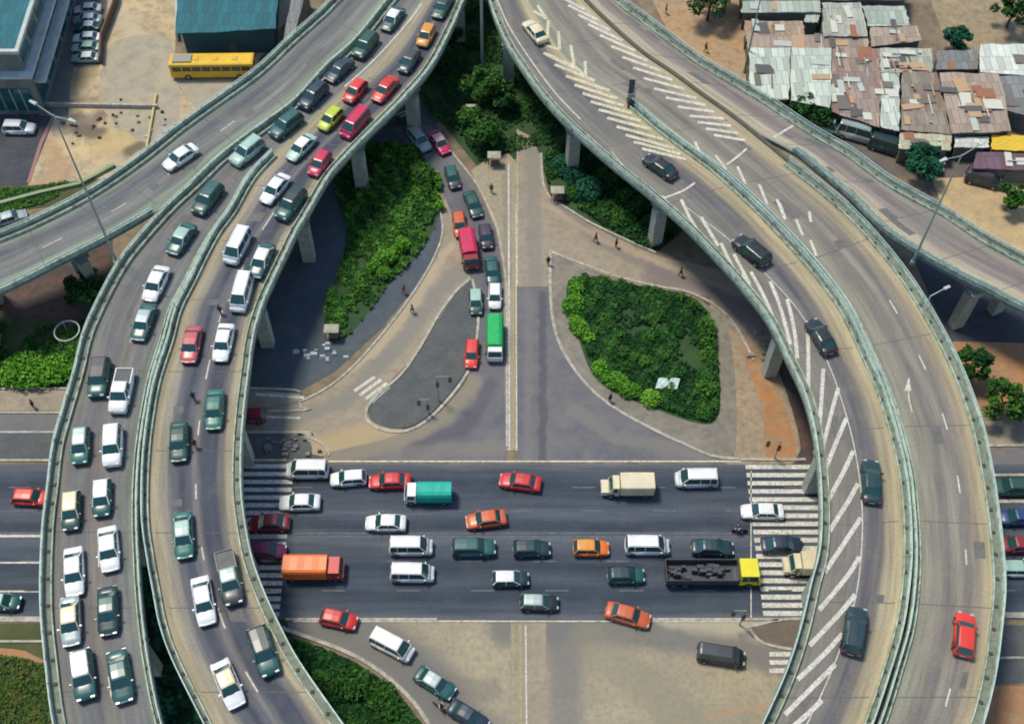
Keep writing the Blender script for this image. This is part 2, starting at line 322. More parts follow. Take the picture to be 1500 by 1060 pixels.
SOIL = mat('orange soil', (0.40, 0.17, 0.06), (0.27, 0.16, 0.08), scale=0.25, c3=(0.33, 0.25, 0.15), s3=0.8, amt3=0.7, bump=0.2)
BROWN = mat('dark brown soil', (0.055, 0.045, 0.045), (0.13, 0.065, 0.04), scale=0.3, c3=(0.03, 0.035, 0.03), s3=1.0, amt3=0.8)
GRASS = mat('grass soil', (0.035, 0.06, 0.015), (0.08, 0.085, 0.03), scale=0.5, c3=(0.10, 0.08, 0.03), s3=0.6, amt3=0.5)
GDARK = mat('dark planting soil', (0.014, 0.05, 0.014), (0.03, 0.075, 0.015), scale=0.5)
KERB = mat('kerbstone', (0.50, 0.47, 0.38), (0.33, 0.31, 0.26), scale=1.0, c3=(0.16, 0.15, 0.13), s3=2.5, amt3=0.7)
YARD = mat('sandy yard', (0.55, 0.43, 0.235), (0.40, 0.32, 0.20), scale=0.16, c3=(0.20, 0.16, 0.12), s3=0.55, amt3=0.75, bump=0.2)
YARDG = mat('greyish yard ground', (0.34, 0.305, 0.235), (0.40, 0.35, 0.24), scale=0.15, c3=(0.22, 0.2, 0.16), s3=0.5, amt3=0.6)
AD = mat('side street asphalt', (0.035, 0.04, 0.055), (0.055, 0.06, 0.07), scale=0.3, c3=(0.09, 0.09, 0.09), s3=1, amt3=0.4)
gw = (0.13, 0.13, 0.13); tw = (0.32, 0.27, 0.17)
add_wear(TAN, [([(430, 905), (520, 925), (600, 975), (690, 1080), (760, 1250)], 3.0, gw, .85), ([(740, 922), (900, 922), (1050, 945), (1230, 985)], 1.7, gw, .75), ([(828, 930), (830, 1050), (835, 1250)], 1.7, (0.15, 0.145, 0.145), .7), ([(860, 940), (1000, 1050), (1080, 1200)], 2.0, (0.22, 0.20, 0.14), .5), ([(640, 1000), (720, 1010)], 1.0, (0.16, 0.15, 0.13), .5), ([(980, 905), (1130, 925)], 1.2, (0.42, 0.38, 0.27), .6), ([(1040, 1046), (1130, 1034)], .4, (0.36, 0.23, 0.13), .5), ([(742, 250), (744, 420)], .6, (0.2, 0.18, 0.15), .5)])
add_wear(PINK, [([(812, 286), (870, 350), (960, 395), (1100, 450)], .8, (0.19, 0.165, 0.15), .75), ([(690, 380), (640, 430), (590, 500), (500, 590), (400, 620)], 1.1, (0.20, 0.19, 0.165), .75), ([(660, 360), (610, 440), (545, 520), (470, 565)], .6, (0.42, 0.34, 0.22), .7), ([(780, 220), (783, 420)], 1.0, (0.19, 0.185, 0.165), .6), ([(800, 300), (880, 352), (980, 392), (1080, 430)], .45, (0.42, 0.31, 0.2), .5), ([(960, 405), (1130, 470)], 1.8, (0.17, 0.13, 0.13), .7), ([(600, 615), (520, 640), (470, 655)], 1.4, (0.40, 0.30, 0.16), .8)])
add_wear(FAN, [([(690, 560), (650, 610), (580, 645), (480, 672)], 1.2, (0.26, 0.225, 0.15), .7), ([(720, 560), (690, 620), (600, 662)], .9, (0.085, 0.08, 0.095), .7), ([(795, 430), (795, 672)], .5, (0.075, 0.075, 0.09), .8), ([(775, 430), (772, 672)], .5, (0.17, 0.165, 0.16), .6), ([(740, 655), (560, 665)], 1.0, (0.20, 0.185, 0.15), .5), ([(840, 600), (900, 640), (1040, 668)], .9, (0.19, 0.18, 0.155), .6), ([(665, 260), (710, 340), (722, 480)], 1.2, (0.10, 0.10, 0.12), .7)])
add_wear(YARD, [([(118, 190), (145, 196)], 1.2, (0.10, 0.08, 0.06), .85), ([(112, 172), (130, 182), (150, 170)], .9, (0.16, 0.12, 0.10), .8), ([(180, 178), (200, 172)], 1.0, (0.17, 0.12, 0.08), .75), ([(100, 152), (160, 146), (230, 150)], .8, (0.22, 0.155, 0.09), .6), ([(105, 120), (125, 105)], 2.0, (0.24, 0.17, 0.09), .6), ([(70, 215), (90, 250), (60, 280)], 1.6, (0.36, 0.22, 0.12), .6), ([(150, 215), (200, 200)], 2.0, (0.48, 0.36, 0.14), .6), ([(190, 222), (228, 200)], .9, (0.09, 0.08, 0.05), .8), ([(165, 0), (205, 60), (215, 140)], 1.5, (0.52, 0.44, 0.30), .5)])
# south forecourt of pale concrete with a worn cross street
sheet('forecourt', [(330, 900), (1215, 900), (1230, 1000), (1160, 1080), (1160, 1250), (560, 1250), (660, 1110), (625, 1050), (585, 1005), (520, 962), (430, 926), (330, 915)], 0.02, TAN, 0)
# paving under the left flyover, lawns
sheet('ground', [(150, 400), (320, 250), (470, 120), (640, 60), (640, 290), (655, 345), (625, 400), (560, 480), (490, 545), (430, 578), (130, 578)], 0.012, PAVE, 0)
sheet('ground', [(-260, 350), (165, 350), (165, 470), (100, 578), (-260, 578)], 0.016, BROWN, 0)
sheet('ground', [(-260, 425), (60, 470), (190, 480), (100, 566), (-260, 566)], 0.02, GRASS, 0)
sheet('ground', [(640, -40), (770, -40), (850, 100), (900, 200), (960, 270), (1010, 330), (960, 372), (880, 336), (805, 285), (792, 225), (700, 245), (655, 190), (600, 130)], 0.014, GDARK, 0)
sheet('ground', [(-300, 915), (110, 912), (150, 1250), (-300, 1250)], 0.02, GRASS, 0)
sheet('ground', [(200, 780), (400, 860), (430, 935), (520, 968), (580, 1012), (620, 1060), (650, 1120), (600, 1250), (150, 1250), (180, 900)], 0.022, GDARK, 0)
sheet('path', [(-100, 946), (20, 950), (50, 960), (70, 970), (40, 968), (-100, 958)], 0.026, SOIL, 3)
sheet('ground', [(525, 215), (598, 215), (625, 240), (636, 272), (640, 325), (602, 385), (575, 410), (560, 430), (530, 470), (505, 496), (480, 492), (478, 440), (500, 390), (508, 330), (490, 270)], 0.018, GDARK, 3)
# frontage street west
sheet('pavement', [(-400, 572), (380, 572), (440, 577), (440, 588), (370, 602), (-400, 602)], 0.12, PINK, 0, raise_=1)
sheet('frontage_road', [(-400, 603), (380, 603), (480, 590), (500, 640), (478, 662), (400, 672), (-400, 634)], 0.03, FAN, 0)
sheet('verge', [(-400, 636), (250, 636), (400, 634), (440, 640), (470, 650), (480, 664), (470, 672), (-400, 672)], 0.034, ISLE, 0)
# left slip road and the fan of old asphalt
sheet('slip_road', [(652, 290), (678, 330), (700, 400), (690, 425), (640, 470), (608, 520), (575, 555), (548, 585), (540, 608), (600, 640), (470, 668), (455, 648), (420, 634), (340, 630), (340, 598), (440, 586), (500, 552), (560, 488), (612, 418), (640, 365), (648, 330)], 0.04, PINK, 3)
sheet('carriageway', [(600, 170), (640, 190), (690, 262), (728, 340), (739, 420), (742, 676), (470, 676), (478, 663), (560, 645), (610, 628), (650, 600), (684, 560), (694, 500), (694, 450), (690, 410), (672, 340), (650, 285), (610, 225), (575, 190)], 0.048, FAN, 0)
sheet('traffic_island', [(690, 412), (697, 450), (696, 490), (686, 535), (660, 575), (620, 615), (585, 628), (550, 620), (540, 605), (552, 585), (590, 552), (618, 512), (645, 465), (668, 432)], 0.14, ISLE, 3, raise_=1)
# central strip (median) and the northern concrete
sheet('median', [(690, 250), (712, 235), (745, 225), (757, 240), (757, 660), (741, 660), (738, 400), (726, 335)], 0.06, TAN, 0)
sheet('median', [(748, 912), (800, 912), (802, 1250), (746, 1250)], 0.04, PINK, 0)
sheet('carriageway', [(757, 190), (778, 200), (792, 230), (800, 290), (830, 320), (860, 400), (803, 420), (757, 420)], 0.056, PINK, 0)
sheet('carriageway', [(757, 420), (804, 420), (806, 465), (818, 508), (850, 555), (890, 592), (950, 628), (1010, 656), (1060, 676), (757, 676)], 0.052, FAN, 0)
sheet('slip_road', [(786, 255), (800, 285), (835, 312), (880, 338), (960, 374), (1040, 392), (1130, 430), (1130, 500), (1060, 470), (1040, 436), (960, 424), (900, 408), (850, 390), (806, 368)], 0.062, PINK, 3)
# east side earth
sheet('ground', [(1030, 440), (1130, 430), (1250, 540), (1300, 680), (1140, 680), (1130, 600), (1090, 510)], 0.018, BROWN, 0)
sheet('ground', [(1040, 440), (1070, 445), (1120, 500), (1160, 600), (1165, 676), (1060, 676)], 0.021, mat('tan earth', (0.36, 0.27, 0.17), (0.28, 0.22, 0.15), scale=0.4, c3=(0.17, 0.12, 0.08), s3=1.2, amt3=0.7, bump=.2), 3)
sheet('ground', [(1085, 500), (1112, 520), (1140, 570), (1158, 620), (1164, 668), (1122, 668), (1118, 600), (1095, 540)], 0.025, SOIL, 3)
sheet('pavement', [(806, 376), (850, 392), (900, 410), (960, 425), (1012, 436), (1056, 462), (1070, 500), (1076, 560), (1078, 630), (1072, 672), (1040, 668), (1000, 650), (950, 626), (892, 592), (852, 555), (822, 508), (808, 465)], 0.12, SIDE, 2, raise_=1)
sheet('ground', [(832, 412), (872, 407), (930, 418), (1000, 432), (1032, 452), (1046, 480), (1053, 540), (1053, 605), (1030, 622), (960, 600), (900, 575), (868, 550), (848, 500), (834, 470)], 0.16, GDARK, 3)
sheet('traffic_island', [(1096, 922), (1150, 910), (1230, 910), (1230, 958), (1170, 952), (1118, 942)], 0.14, mat('brown island earth', (0.16, 0.12, 0.09), (0.11, 0.10, 0.07), scale=0.8), 2, raise_=1)
# east of the right flyover
sheet('ground', [(1330, 360), (1800, 480), (1800, 600), (1400, 520)], 0.02, AD, 0)
sheet('ground', [(1395, 500), (1800, 510), (1800, 610), (1420, 605)], 0.03, SOIL, 0)
sheet('pavement', [(1420, 620), (1800, 590), (1800, 650), (1430, 652)], 0.12, PINK, 0, raise_=1)
sheet('verge', [(1420, 658), (1800, 654), (1800, 694), (1430, 694)], 0.03, FAN, 0)
sheet('verge', [(1440, 915), (1800, 915), (1800, 1000), (1440, 1000)], 0.03, ISLE, 0)
sheet('ground', [(1440, 1004), (1800, 1004), (1800, 1250), (1400, 1250)], 0.03, SOIL, 0)
# main east-west road as a ribbon with lane wear
def ribbon_uv(L, Rr):
    V = []; U = []; s = 0
    for i, (a, b) in enumerate(zip(L, Rr)):
        if i: s += ((a + b) / 2 - (L[i - 1] + Rr[i - 1]) / 2).length
        V += [a, b]; U += [(0, s), (1, s)]
    return V, U, [(2 * i, 2 * i + 1, 2 * i + 3, 2 * i + 2) for i in range(len(L) - 1)]
dk = (0.022, 0.036, 0.056); md = (0.042, 0.058, 0.080); lt = (0.085, 0.095, 0.108)
ROADM = road_mat('main road asphalt', [(0, lt), (0.07, md), (0.13, dk), (0.26, md), (0.33, (0.065, 0.08, 0.103)), (0.42, dk), (0.50, (0.075, 0.09, 0.11)), (0.6, md), (0.68, dk), (0.76, md), (0.86, dk), (0.94, md), (1, lt)], (0.09, 0.10, 0.11), 18, 0.3)
yt = at(750, 680).y; yb = at(750, 907).y
xs = [-180 + 6 * i for i in range(61)]
V, U, F = ribbon_uv([Vector((x, yt, 0.07)) for x in xs], [Vector((x, yb, 0.07)) for x in xs])
mesh_obj('road', V, [f[::-1] for f in F], ROADM, uv=U)['kind'] = 'structure'
# ---- kerbs and painted lines on the ground
kb = MB()
def kerb(pts, w_=0.28, h=0.17, n=4):
    strip(catmull([at(x, y) for x, y in pts], n), 0, w_, 0.0, h, kb)
for a in (-180, ): pass
kerb([(-420, 571), (0, 571), (380, 571), (440, 576)])
kerb([(-420, 605), (380, 605), (440, 590), (500, 555), (560, 492), (612, 422), (642, 368), (650, 330), (636, 282), (604, 232)])
kerb([(-420, 635), (390, 635), (430, 637), (462, 646), (478, 660), (480, 668)])
kerb([(-420, 676), (420, 676)]); kerb([(-420, 911), (62, 911)], 0.6); kerb([(-420, 941), (62, 941)], 0.25)
kerb([(690, 410), (698, 450), (697, 490), (687, 536), (661, 577), (621, 617), (585, 631), (549, 623), (538, 606), (551, 583), (589, 550), (617, 510), (644, 463), (668, 430), (690, 410)], 0.35)
kerb([(655, 218), (692, 264), (712, 300), (728, 340), (738, 398), (741, 450), (741, 655)])
kerb([(804, 370), (804, 420), (807, 465), (819, 508), (850, 556), (891, 594), (950, 628), (1003, 653), (1060, 673), (1180, 675)], 0.35)
kerb([(804, 370), (850, 388), (900, 406), (960, 421), (1014, 432), (1066, 466), (1102, 528)], 0.35)
kerb([(757, 190), (757, 300), (757, 418)], 0.2, 0.1); kerb([(791, 225), (798, 282), (835, 310), (880, 336), (960, 372)], 0.3)
kerb([(400, 919), (430, 929), (520, 964), (582, 1008), (622, 1056), (650, 1115)], 0.4, 0.25)
kerb([(418, 909), (640, 909)]); kerb([(955, 909), (1140, 909)])
kerb([(1095, 921), (1150, 909), (1235, 909)], 0.3); kerb([(1095, 921), (1118, 944), (1175, 955), (1235, 961)], 0.3)
kerb([(1420, 737), (1800, 737)], 0.4); kerb([(1440, 905), (1800, 905)], 0.6); kerb([(1440, 965), (1800, 965)], 0.25); kerb([(1425, 655), (1800, 650)], .3); kerb([(1425, 698), (1800, 696)], .3)
tag(kb.build('kerb', KERB), kind='structure')
pm = MB(); Z1 = 0.078
def gl(pts, wd=0.15, z=Z1, mb=pm, k=0): flat_line([at(x, y) for x, y in pts], wd, z, mb, k)
for i in range(20):                                        # west crossing
    y = 683 + i * 11.4
    if y > 900: break
    x1 = 430 - max(0, (y - 690)) * 0.1; gl([(340 + (y - 683) * .1, y), (x1, y)], 0.52)
for i in range(20):                                        # east crossing
    y = 684 + i * 11.9
    if y > 903: break
    gl([(1092 + (y - 684) * 0.12, y), (1215, y)], 0.55)
for y in (958, 970, 982): gl([(1127, y), (1175, y)], 0.5)
WL = mat('faded lane paint', (0.17, 0.18, 0.19), (0.11, 0.115, 0.125), scale=1.2, c3=(0.07, 0.075, 0.085), s3=2.5, amt3=0.9)
wl = MB()
for y in (714, 748, 822, 865): dashes([at(-400, y), at(1800, y)], 3, 5, 0.13, Z1, wl)
gl([(-400, 781), (360, 781)], 0.16, mb=wl); gl([(430, 781), (1080, 781)], 0.12, mb=wl); gl([(430, 786), (1080, 786)], 0.12, mb=wl)
gl([(-400, 785), (64, 785)], 0.3); gl([(-400, 824), (64, 824)], 0.2); gl([(-400, 866), (64, 866)], 0.2)
wl.build('road_marking', WL)['kind'] = 'structure'
for a, b in (((519, 573), (549, 552)), ((527, 579), (558, 556)), ((536, 584), (567, 561)), ((545, 589), (573, 568))): gl([a, b], 0.42, 0.05)
gl([(367, 610), (440, 612)], 0.3, 0.05); gl([(375, 578), (446, 583)], 0.4, 0.13)
gl([(752, 240), (752, 660)], 0.16, 0.07, k=1); gl([(745, 240), (746, 660)], 0.2, 0.07, k=0); gl([(756, 300), (757, 660)], 0.12, 0.07)
gl([(762, 915), (764, 1240)], 0.22, 0.05, k=1); gl([(770, 915), (773, 1240)], 0.14, 0.05, k=0); gl([(752, 915), (752, 1240)], 0.14, 0.05, k=1)
gl([(430, 910), (1085, 910)], 0.14, 0.09); gl([(480, 676), (1085, 676)], 0.2, 0.09)
gl([(1100, 910), (1100, 690)], 0.12)
pm.build('road_marking', [PAINT, PAINTY])['kind'] = 'structure'
# upper left yard and street
sheet('yard', [(95, -120), (262, -120), (258, 40), (255, 120), (300, 175), (175, 300), (25, 300), (75, 175), (108, 110)], 0.03, YARD, 0)
sheet('yard', [(170, 60), (250, 60), (262, 180), (225, 215), (150, 160), (150, 100)], 0.036, YARDG, 3)
sheet('yard', [(385, 80), (440, 0), (560, -80), (400, -80), (255, 110), (300, 200)], 0.02, YARDG, 0)
sheet('side_street', [(-200, 168), (82, 168), (40, 275), (-200, 275)], 0.04, AD, 0)
sheet('car_park', [(60, -60), (165, -60), (146, 98), (105, 100), (100, 170), (60, 170), (80, 80)], 0.05, mat('car park asphalt', (0.12, 0.13, 0.12), (0.17, 0.17, 0.15), scale=0.4), 0)
sheet('ground', [(-260, 276), (45, 272), (150, 262), (95, 300), (-260, 345)], 0.046, GRASS, 0)
gy = MB()
flat_line([at(42, 268), at(60, 210), at(78, 172)], 0.5, 0.06, gy); gy.build('road_marking', mat('faded red kerb paint', (0.30, 0.16, 0.14)))['kind'] = 'structure'
# upper right ground
sheet('yard', [(925, -60), (1090, -60), (1095, 150), (1040, 100), (975, 40)], 0.03, mat('ochre earth', (0.42, 0.27, 0.12), (0.36, 0.26, 0.17), scale=0.25, c3=(0.22, 0.13, 0.07), s3=0.8, amt3=0.7), 0)
sheet('yard', [(1365, 262), (1520, 255), (1800, 330), (1800, 420), (1500, 372), (1385, 318)], 0.03, mat('ochre yard', (0.50, 0.36, 0.17), (0.40, 0.30, 0.17), scale=0.3, c3=(0.26, 0.19, 0.12), s3=0.8, amt3=0.6), 0)
sheet('side_street', [(1120, 140), (1320, 200), (1520, 215), (1520, 262), (1380, 262), (1300, 255), (1180, 200)], 0.024, mat('dirt lane', (0.10, 0.09, 0.085), (0.15, 0.12, 0.10), scale=0.4), 0)
sheet('ground', [(1340, -60), (1560, -60), (1560, 75), (1390, 75)], 0.024, mat('tan plot', (0.36, 0.27, 0.15), (0.25, 0.2, 0.13), scale=0.4, c3=(0.1, 0.09, 0.06), s3=1.2), 0)
# ================================================================== FLYOVERS
rowsA = [(575,-85,645,-75),(530,-40,606,-36),(490,0,566,5),(465,25,522,62),(423,62,480,100),(375,107,434,150),(312,152,370,198),(262,188,320,236),(212,228,283,272),(160,265,225,312),(110,295,165,347),(50,325,85,388),(0,346,0,430),(-120,390,-130,485),(-300,450,-330,560)]
rowsB = [(645,-75,668,-80),(606,-36,644,-38),(572,0,618,0),(522,62,566,75),(480,100,520,120),(434,150,462,168),(392,182,425,203),(356,208,400,227),(320,236,367,263),(283,272,340,310),(250,302,318,340),(212,343,300,370),(178,385,277,415),(150,435,256,455),(125,490,243,500),(110,550,226,555),(95,600,216,605),(80,655,208,660),(72,718,204,720),(66,768,204,770),(63,820,206,820),(62,870,209,870),(64,920,214,920),(69,970,221,970),(78,1045,236,1045),(95,1130,262,1130),(120,1220,300,1220)]
rowsC = [(668,-80,692,-84),(644,-38,688,-42),(618,0,682,0),(566,75,640,90),(520,120,598,143),(462,168,555,187),(425,203,525,217),(400,227,505,238),(367,263,482,265),(340,310,455,312),(318,340,436,344),(300,372,425,367),(279,415,402,415),(259,455,385,455),(247,500,373,500),(229,555,366,555),(219,605,360,605),(212,660,356,660),(209,720,356,720),(210,770,362,770),(217,820,372,820),(226,870,390,870),(236,920,413,920),(254,970,440,970),(291,1045,492,1045),(335,1130,555,1130),(390,1220,630,1220)]
rowsD = [(705,-80,735,-80),(709,-40,755,-40),(715,0,775,0),(728,40,797,40),(745,75,822,75),(767,108,850,104),(787,137,885,128),(820,175,924,153),(860,213,965,188),(900,248,1010,222),(945,284,1050,252),(1000,332,1105,302),(1045,378,1150,348),(1087,425,1200,404),(1125,475,1238,457),(1152,530,1268,520),(1175,580,1290,570),(1190,635,1308,625),(1198,700,1324,690),(1200,760,1331,750),(1197,810,1333,810),(1185,857,1330,860),(1170,920,1321,920),(1150,982,1304,980),(1120,1050,1281,1050),(1080,1130,1250,1130),(1035,1220,1210,1220)]
rowsE = [(735,-80,812,-75),(755,-40,834,-36),(775,0,857,0),(797,40,884,27),(822,75,917,57),(850,104,949,83),(885,128,985,107),(924,153,1030,140),(965,188,1070,168),(1010,222,1110,200),(1053,252,1155,237),(1109,302,1205,276),(1155,348,1250,315),(1204,404,1300,370),(1242,457,1343,428),(1272,520,1385,500),(1294,570,1413,560),(1312,625,1435,622),(1328,690,1450,690),(1335,750,1460,755),(1338,810,1467,820),(1336,860,1469,870),(1328,920,1464,925),(1311,980,1456,985),(1289,1050,1442,1047),(1258,1130,1415,1130),(1218,1220,1380,1220)]
rowsF = [(812,-75,860,-80),(834,-36,884,-38),(857,0,909,0),(884,27,950,32),(917,57,1000,70),(949,83,1035,95),(985,107,1075,118),(1030,140,1120,145),(1070,168,1160,172),(1112,197,1200,198),(1160,222,1245,224),(1205,258,1297,262),(1245,292,1340,287),(1290,337,1385,311),(1340,371,1437,345),(1400,405,1487,373),(1450,430,1540,400),(1500,456,1590,425),(1700,545,1780,510)]
NS = 5
def edges(rows):
    L = catmull([at(a, b, ZD) for a, b, c, d in rows], NS); Q = catmull([at(c, d, ZD) for a, b, c, d in rows], NS); return L, Q
tn = (0.31, 0.265, 0.175); g1 = (0.13, 0.134, 0.130); g2 = (0.088, 0.094, 0.108); g3 = (0.045, 0.053, 0.074); gn = (0.19, 0.225, 0.17)
MA = road_mat('ramp asphalt', [(0, gn), (0.14, gn), (0.24, g1), (0.34, g2), (0.46, g1), (0.6, (0.17, 0.17, 0.155)), (0.72, g1), (0.84, gn), (1, gn)], (0.24, 0.24, 0.2), 9)
MBm = road_mat('queue deck asphalt', [(0, gn), (0.16, (0.15, 0.145, 0.13)), (0.3, g1), (0.42, (0.115, 0.112, 0.115)), (0.55, (0.16, 0.15, 0.13)), (0.7, (0.14, 0.135, 0.14)), (0.84, (0.14, 0.15, 0.14)), (1, gn)], (0.26, 0.24, 0.19), 9)
MC = road_mat('dark lane asphalt', [(0, tn), (0.14, tn), (0.22, (0.24, 0.22, 0.175)), (0.31, g2), (0.40, g3), (0.47, g2), (0.52, (0.15, 0.14, 0.135)), (0.60, g3), (0.72, g3), (0.8, (0.15, 0.14, 0.12)), (0.86, tn), (1, gn)], (0.20, 0.19, 0.16), 10, 0.25)
MD = road_mat('hatched deck asphalt', [(0, gn), (0.12, (0.18, 0.172, 0.145)), (0.3, (0.165, 0.155, 0.135)), (0.5, (0.145, 0.138, 0.128)), (0.58, (0.095, 0.09, 0.10)), (0.68, (0.13, 0.12, 0.11)), (0.78, (0.30, 0.255, 0.165)), (0.9, (0.38, 0.32, 0.19)), (1, tn)], (0.27, 0.24, 0.16), 9.5, 0.3)
ME = road_mat('outer deck asphalt', [(0, gn), (0.12, (0.235, 0.23, 0.175)), (0.28, (0.21, 0.193, 0.155)), (0.40, (0.15, 0.138, 0.125)), (0.5, (0.22, 0.20, 0.16)), (0.62, (0.165, 0.148, 0.132)), (0.75, (0.25, 0.21, 0.145)), (0.87, (0.37, 0.31, 0.185)), (1, tn)], (0.30, 0.26, 0.19), 9, 0.3)
MF = road_mat('eastern ramp asphalt', [(0, gn), (0.16, (0.36, 0.32, 0.22)), (0.28, (0.36, 0.31, 0.23)), (0.42, (0.21, 0.185, 0.165)), (0.6, (0.17, 0.145, 0.135)), (0.78, (0.22, 0.195, 0.165)), (1, (0.25, 0.24, 0.19))], (0.30, 0.26, 0.19), 7.5, 0.3)
def flyover(rows, mdeck, label, left=(0, 999), right=(0, 999), piers=(), walk=(0.8, 0.8)):
    L, Q = edges(rows); base = Vector(((L[0].x + Q[-1].x) / 2, (L[0].y + Q[-1].y) / 2, 0))
    o = empty('flyover', base, 0, label, 'flyover', 'flyover decks of the interchange', 'structure')
    N = len(L); V, U, F = ribbon_uv(L, Q)
    mesh_obj('deck', V, F if (Q[0] - L[0]).cross(L[1] - L[0]).z > 0 else [f[::-1] for f in F], mdeck, o, uv=U)
    # girder below the surface
    g = MB(); VV = []
    for a, b in zip(L, Q):
        c = a.lerp(b, 0.22); d = a.lerp(b, 0.78); dn = lambda p, z: (p.x, p.y, ZD - z)
        VV += [dn(a, 0.02), dn(b, 0.02), dn(b, 0.42), dn(d, 0.7), dn(d, 1.6), dn(c, 1.6), dn(c, 0.7), dn(a, 0.42)]
    FF = []
    for i in range(N - 1):
        for j in range(1, 8): FF.append((8 * i + j, 8 * i + (j + 1) % 8, 8 * i + 8 + (j + 1) % 8, 8 * i + 8 + j))
    FF += [tuple(range(8)), tuple(range(8 * N - 1, 8 * N - 9, -1))]
    g.add(VV, FF); g.build('girder', FASC, o)
    sgn = 1 if (Q[0] - L[0]).cross(L[1] - L[0]).z > 0 else -1     # +1: left edge is on the left of travel
    for side, (E_, rg, wk) in enumerate(((L, left, walk[0]), (Q, right, walk[1]))):
        a, b = rg[0] * NS, min(rg[1] * NS, N - 1)
        if b <= a: continue
        P = E_[a:b + 1]; s = (-1 if side == 0 else 1) * sgn       # offset direction towards the deck
        par = MB(); strip(P, 0.0, 0.17 * s, ZD - 0.3, ZD + 0.72, par); par.build('parapet', CONC, o)
        mb = MB(); strip(P, 0.172 * s, wk * s, ZD, ZD + 0.14, mb); mb.build('walkway', CONCW, o); mb = MB(); strip(P, (wk + .002) * s, (wk + 0.12) * s, ZD, ZD + 0.42, mb); mb.build('guard_kerb', CONC, o)
        rl = MB(); strip(P, 0.05 * s, 0.11 * s, ZD + 1.1, ZD + 1.16, rl); strip(P, 0.06 * s, 0.10 * s, ZD + 0.9, ZD + 0.94, rl)
        D = dense(P, 0.4); acc = 0; pts = []
        for p, q in zip(D, D[1:]):
            acc += (q - p).length
            if acc > 2.4:
                acc = 0; t = (q - p).normalized(); n_ = Vector((-t.y, t.x, 0)) * s; c = p + n_ * 0.08; rl.box(c.x - .04, c.x + .04, c.y - .04, c.y + .04, ZD + 0.721, ZD + 1.105); pts.append((p + n_ * (wk + 0.09)))
                pts[-1] = p + n_ * (0.26 + (wk - 0.26) * 0.5)
        rl.build('railing', RAILM, o)
        gr = MB()
        for c in pts[::1]: gr.box(c.x - .16, c.x + .16, c.y - .16, c.y + .16, ZD + 0.141, ZD + 0.26)
        gr.build('drain_hatches', mat('dark drain box', (0.05, 0.06, 0.05)), o)['kind'] = 'stuff'
    for t in piers:
        i = int(t * NS); a, b = L[i], Q[i]; wd = (b - a).length; ax = (b - a).normalized(); ay = Vector((-ax.y, ax.x, 0)); pb = MB()
        def blk(c, hx, hy, z0, z1, hx2=None):
            hx2 = hx2 or hx
            pb.hexa([(c + ax * u * hx2 + ay * v * hy).xy.to_tuple() + (z0,) for u, v in ((-1, -1), (1, -1), (1, 1), (-1, 1))], [(c + ax * u * hx + ay * v * hy).xy.to_tuple() + (z1,) for u, v in ((-1, -1), (1, -1), (1, 1), (-1, 1))])
        cc = (a + b) / 2; blk(cc, wd / 2 - 0.35, 0.9, ZD - 2.45, ZD - 1.61, wd / 2 - 1.2)
        for f_ in (-1, 1): blk(cc + ax * f_ * (wd / 2 - 1.35), 0.78, 0.62, 0, ZD - 2.451)
        pb.build('pier', PIERM, o)
    return o, L, Q
fA, LA, QA = flyover(rowsA, MA, 'grey two lane ramp that leaves the left flyover and runs off to the left edge', (0, 99), (9, 99), (5.5, 10.6, 12.4), (0.9, 0.7))
fB, LB, QB = flyover(rowsB, MBm, 'outer deck of the left flyover packed with two rows of queuing cars', (0, 99), (7, 99), (3.5, 8.2, 12, 15.5, 19, 22.5), (0.9, 0.55))
fC, LC, QC = flyover(rowsC, MC, 'inner curved deck of the left flyover with dark wheel worn lanes', (7, 99), (0, 99), (1.9, 3.6, 5.75, 9.0, 12.6, 16.3, 19.5, 22.4), (0.55, 0.9))
fD, LD, QD = flyover(rowsD, MD, 'inner curved deck of the right flyover with white diagonal hatching', (0, 99), (7, 99), (3.2, 7.2, 10.35, 14.2, 17.5, 20.5, 23), (0.9, 0.55))
fE, LE, QE = flyover(rowsE, ME, 'outer curved deck of the right flyover with an arrow and one red car', (7, 99), (10, 99), (4, 8, 12, 15.5, 19, 22), (0.55, 0.9))
fF, LF, QF = flyover(rowsF, MF, 'pale ramp that leaves the right flyover towards the right edge', (10, 99), (0, 99), (3, 7, 12, 15.5), (0.9, 0.9))
def wear_parts(fo, A, B, seed, njoint=11, npatch=9):
    rr = random.Random(seed); N = len(A); jb = MB(); k = 0
    for i in range(8, N - 4, max(4, N // njoint)):
        a, b = A[i].lerp(B[i], .11), A[i].lerp(B[i], .89); flat_line([Vector((a.x, a.y, ZD)), Vector((b.x, b.y, ZD))], 0.09, ZD + .003, jb)
    jb.build('expansion_joint', mat('joint rubber', (0.08, 0.08, 0.072), (0.13, 0.125, 0.11), scale=2), fo)['kind'] = 'stuff'
    pb = MB()
    for q in range(npatch):
        i = rr.randint(10, N - 12); u = rr.uniform(.2, .7); du = rr.uniform(.06, .16); n = rr.randint(1, 3)
        for j in range(n):
            c = [A[i + j].lerp(B[i + j], u), A[i + j].lerp(B[i + j], u + du), A[i + j + 1].lerp(B[i + j + 1], u + du), A[i + j + 1].lerp(B[i + j + 1], u)]
            z = ZD + .0045 + q * .0001; pb.add([(v.x, v.y, z) for v in c], [(0, 1, 2, 3)] if (c[1] - c[0]).cross(c[2] - c[0]).z > 0 else [(3, 2, 1, 0)])
    pb.build('asphalt_patch', mat('repair asphalt', (0.11, 0.108, 0.105), (0.145, 0.14, 0.13), scale=.8, c3=(0.19, 0.175, 0.145), s3=2.5), fo)['kind'] = 'stuff'
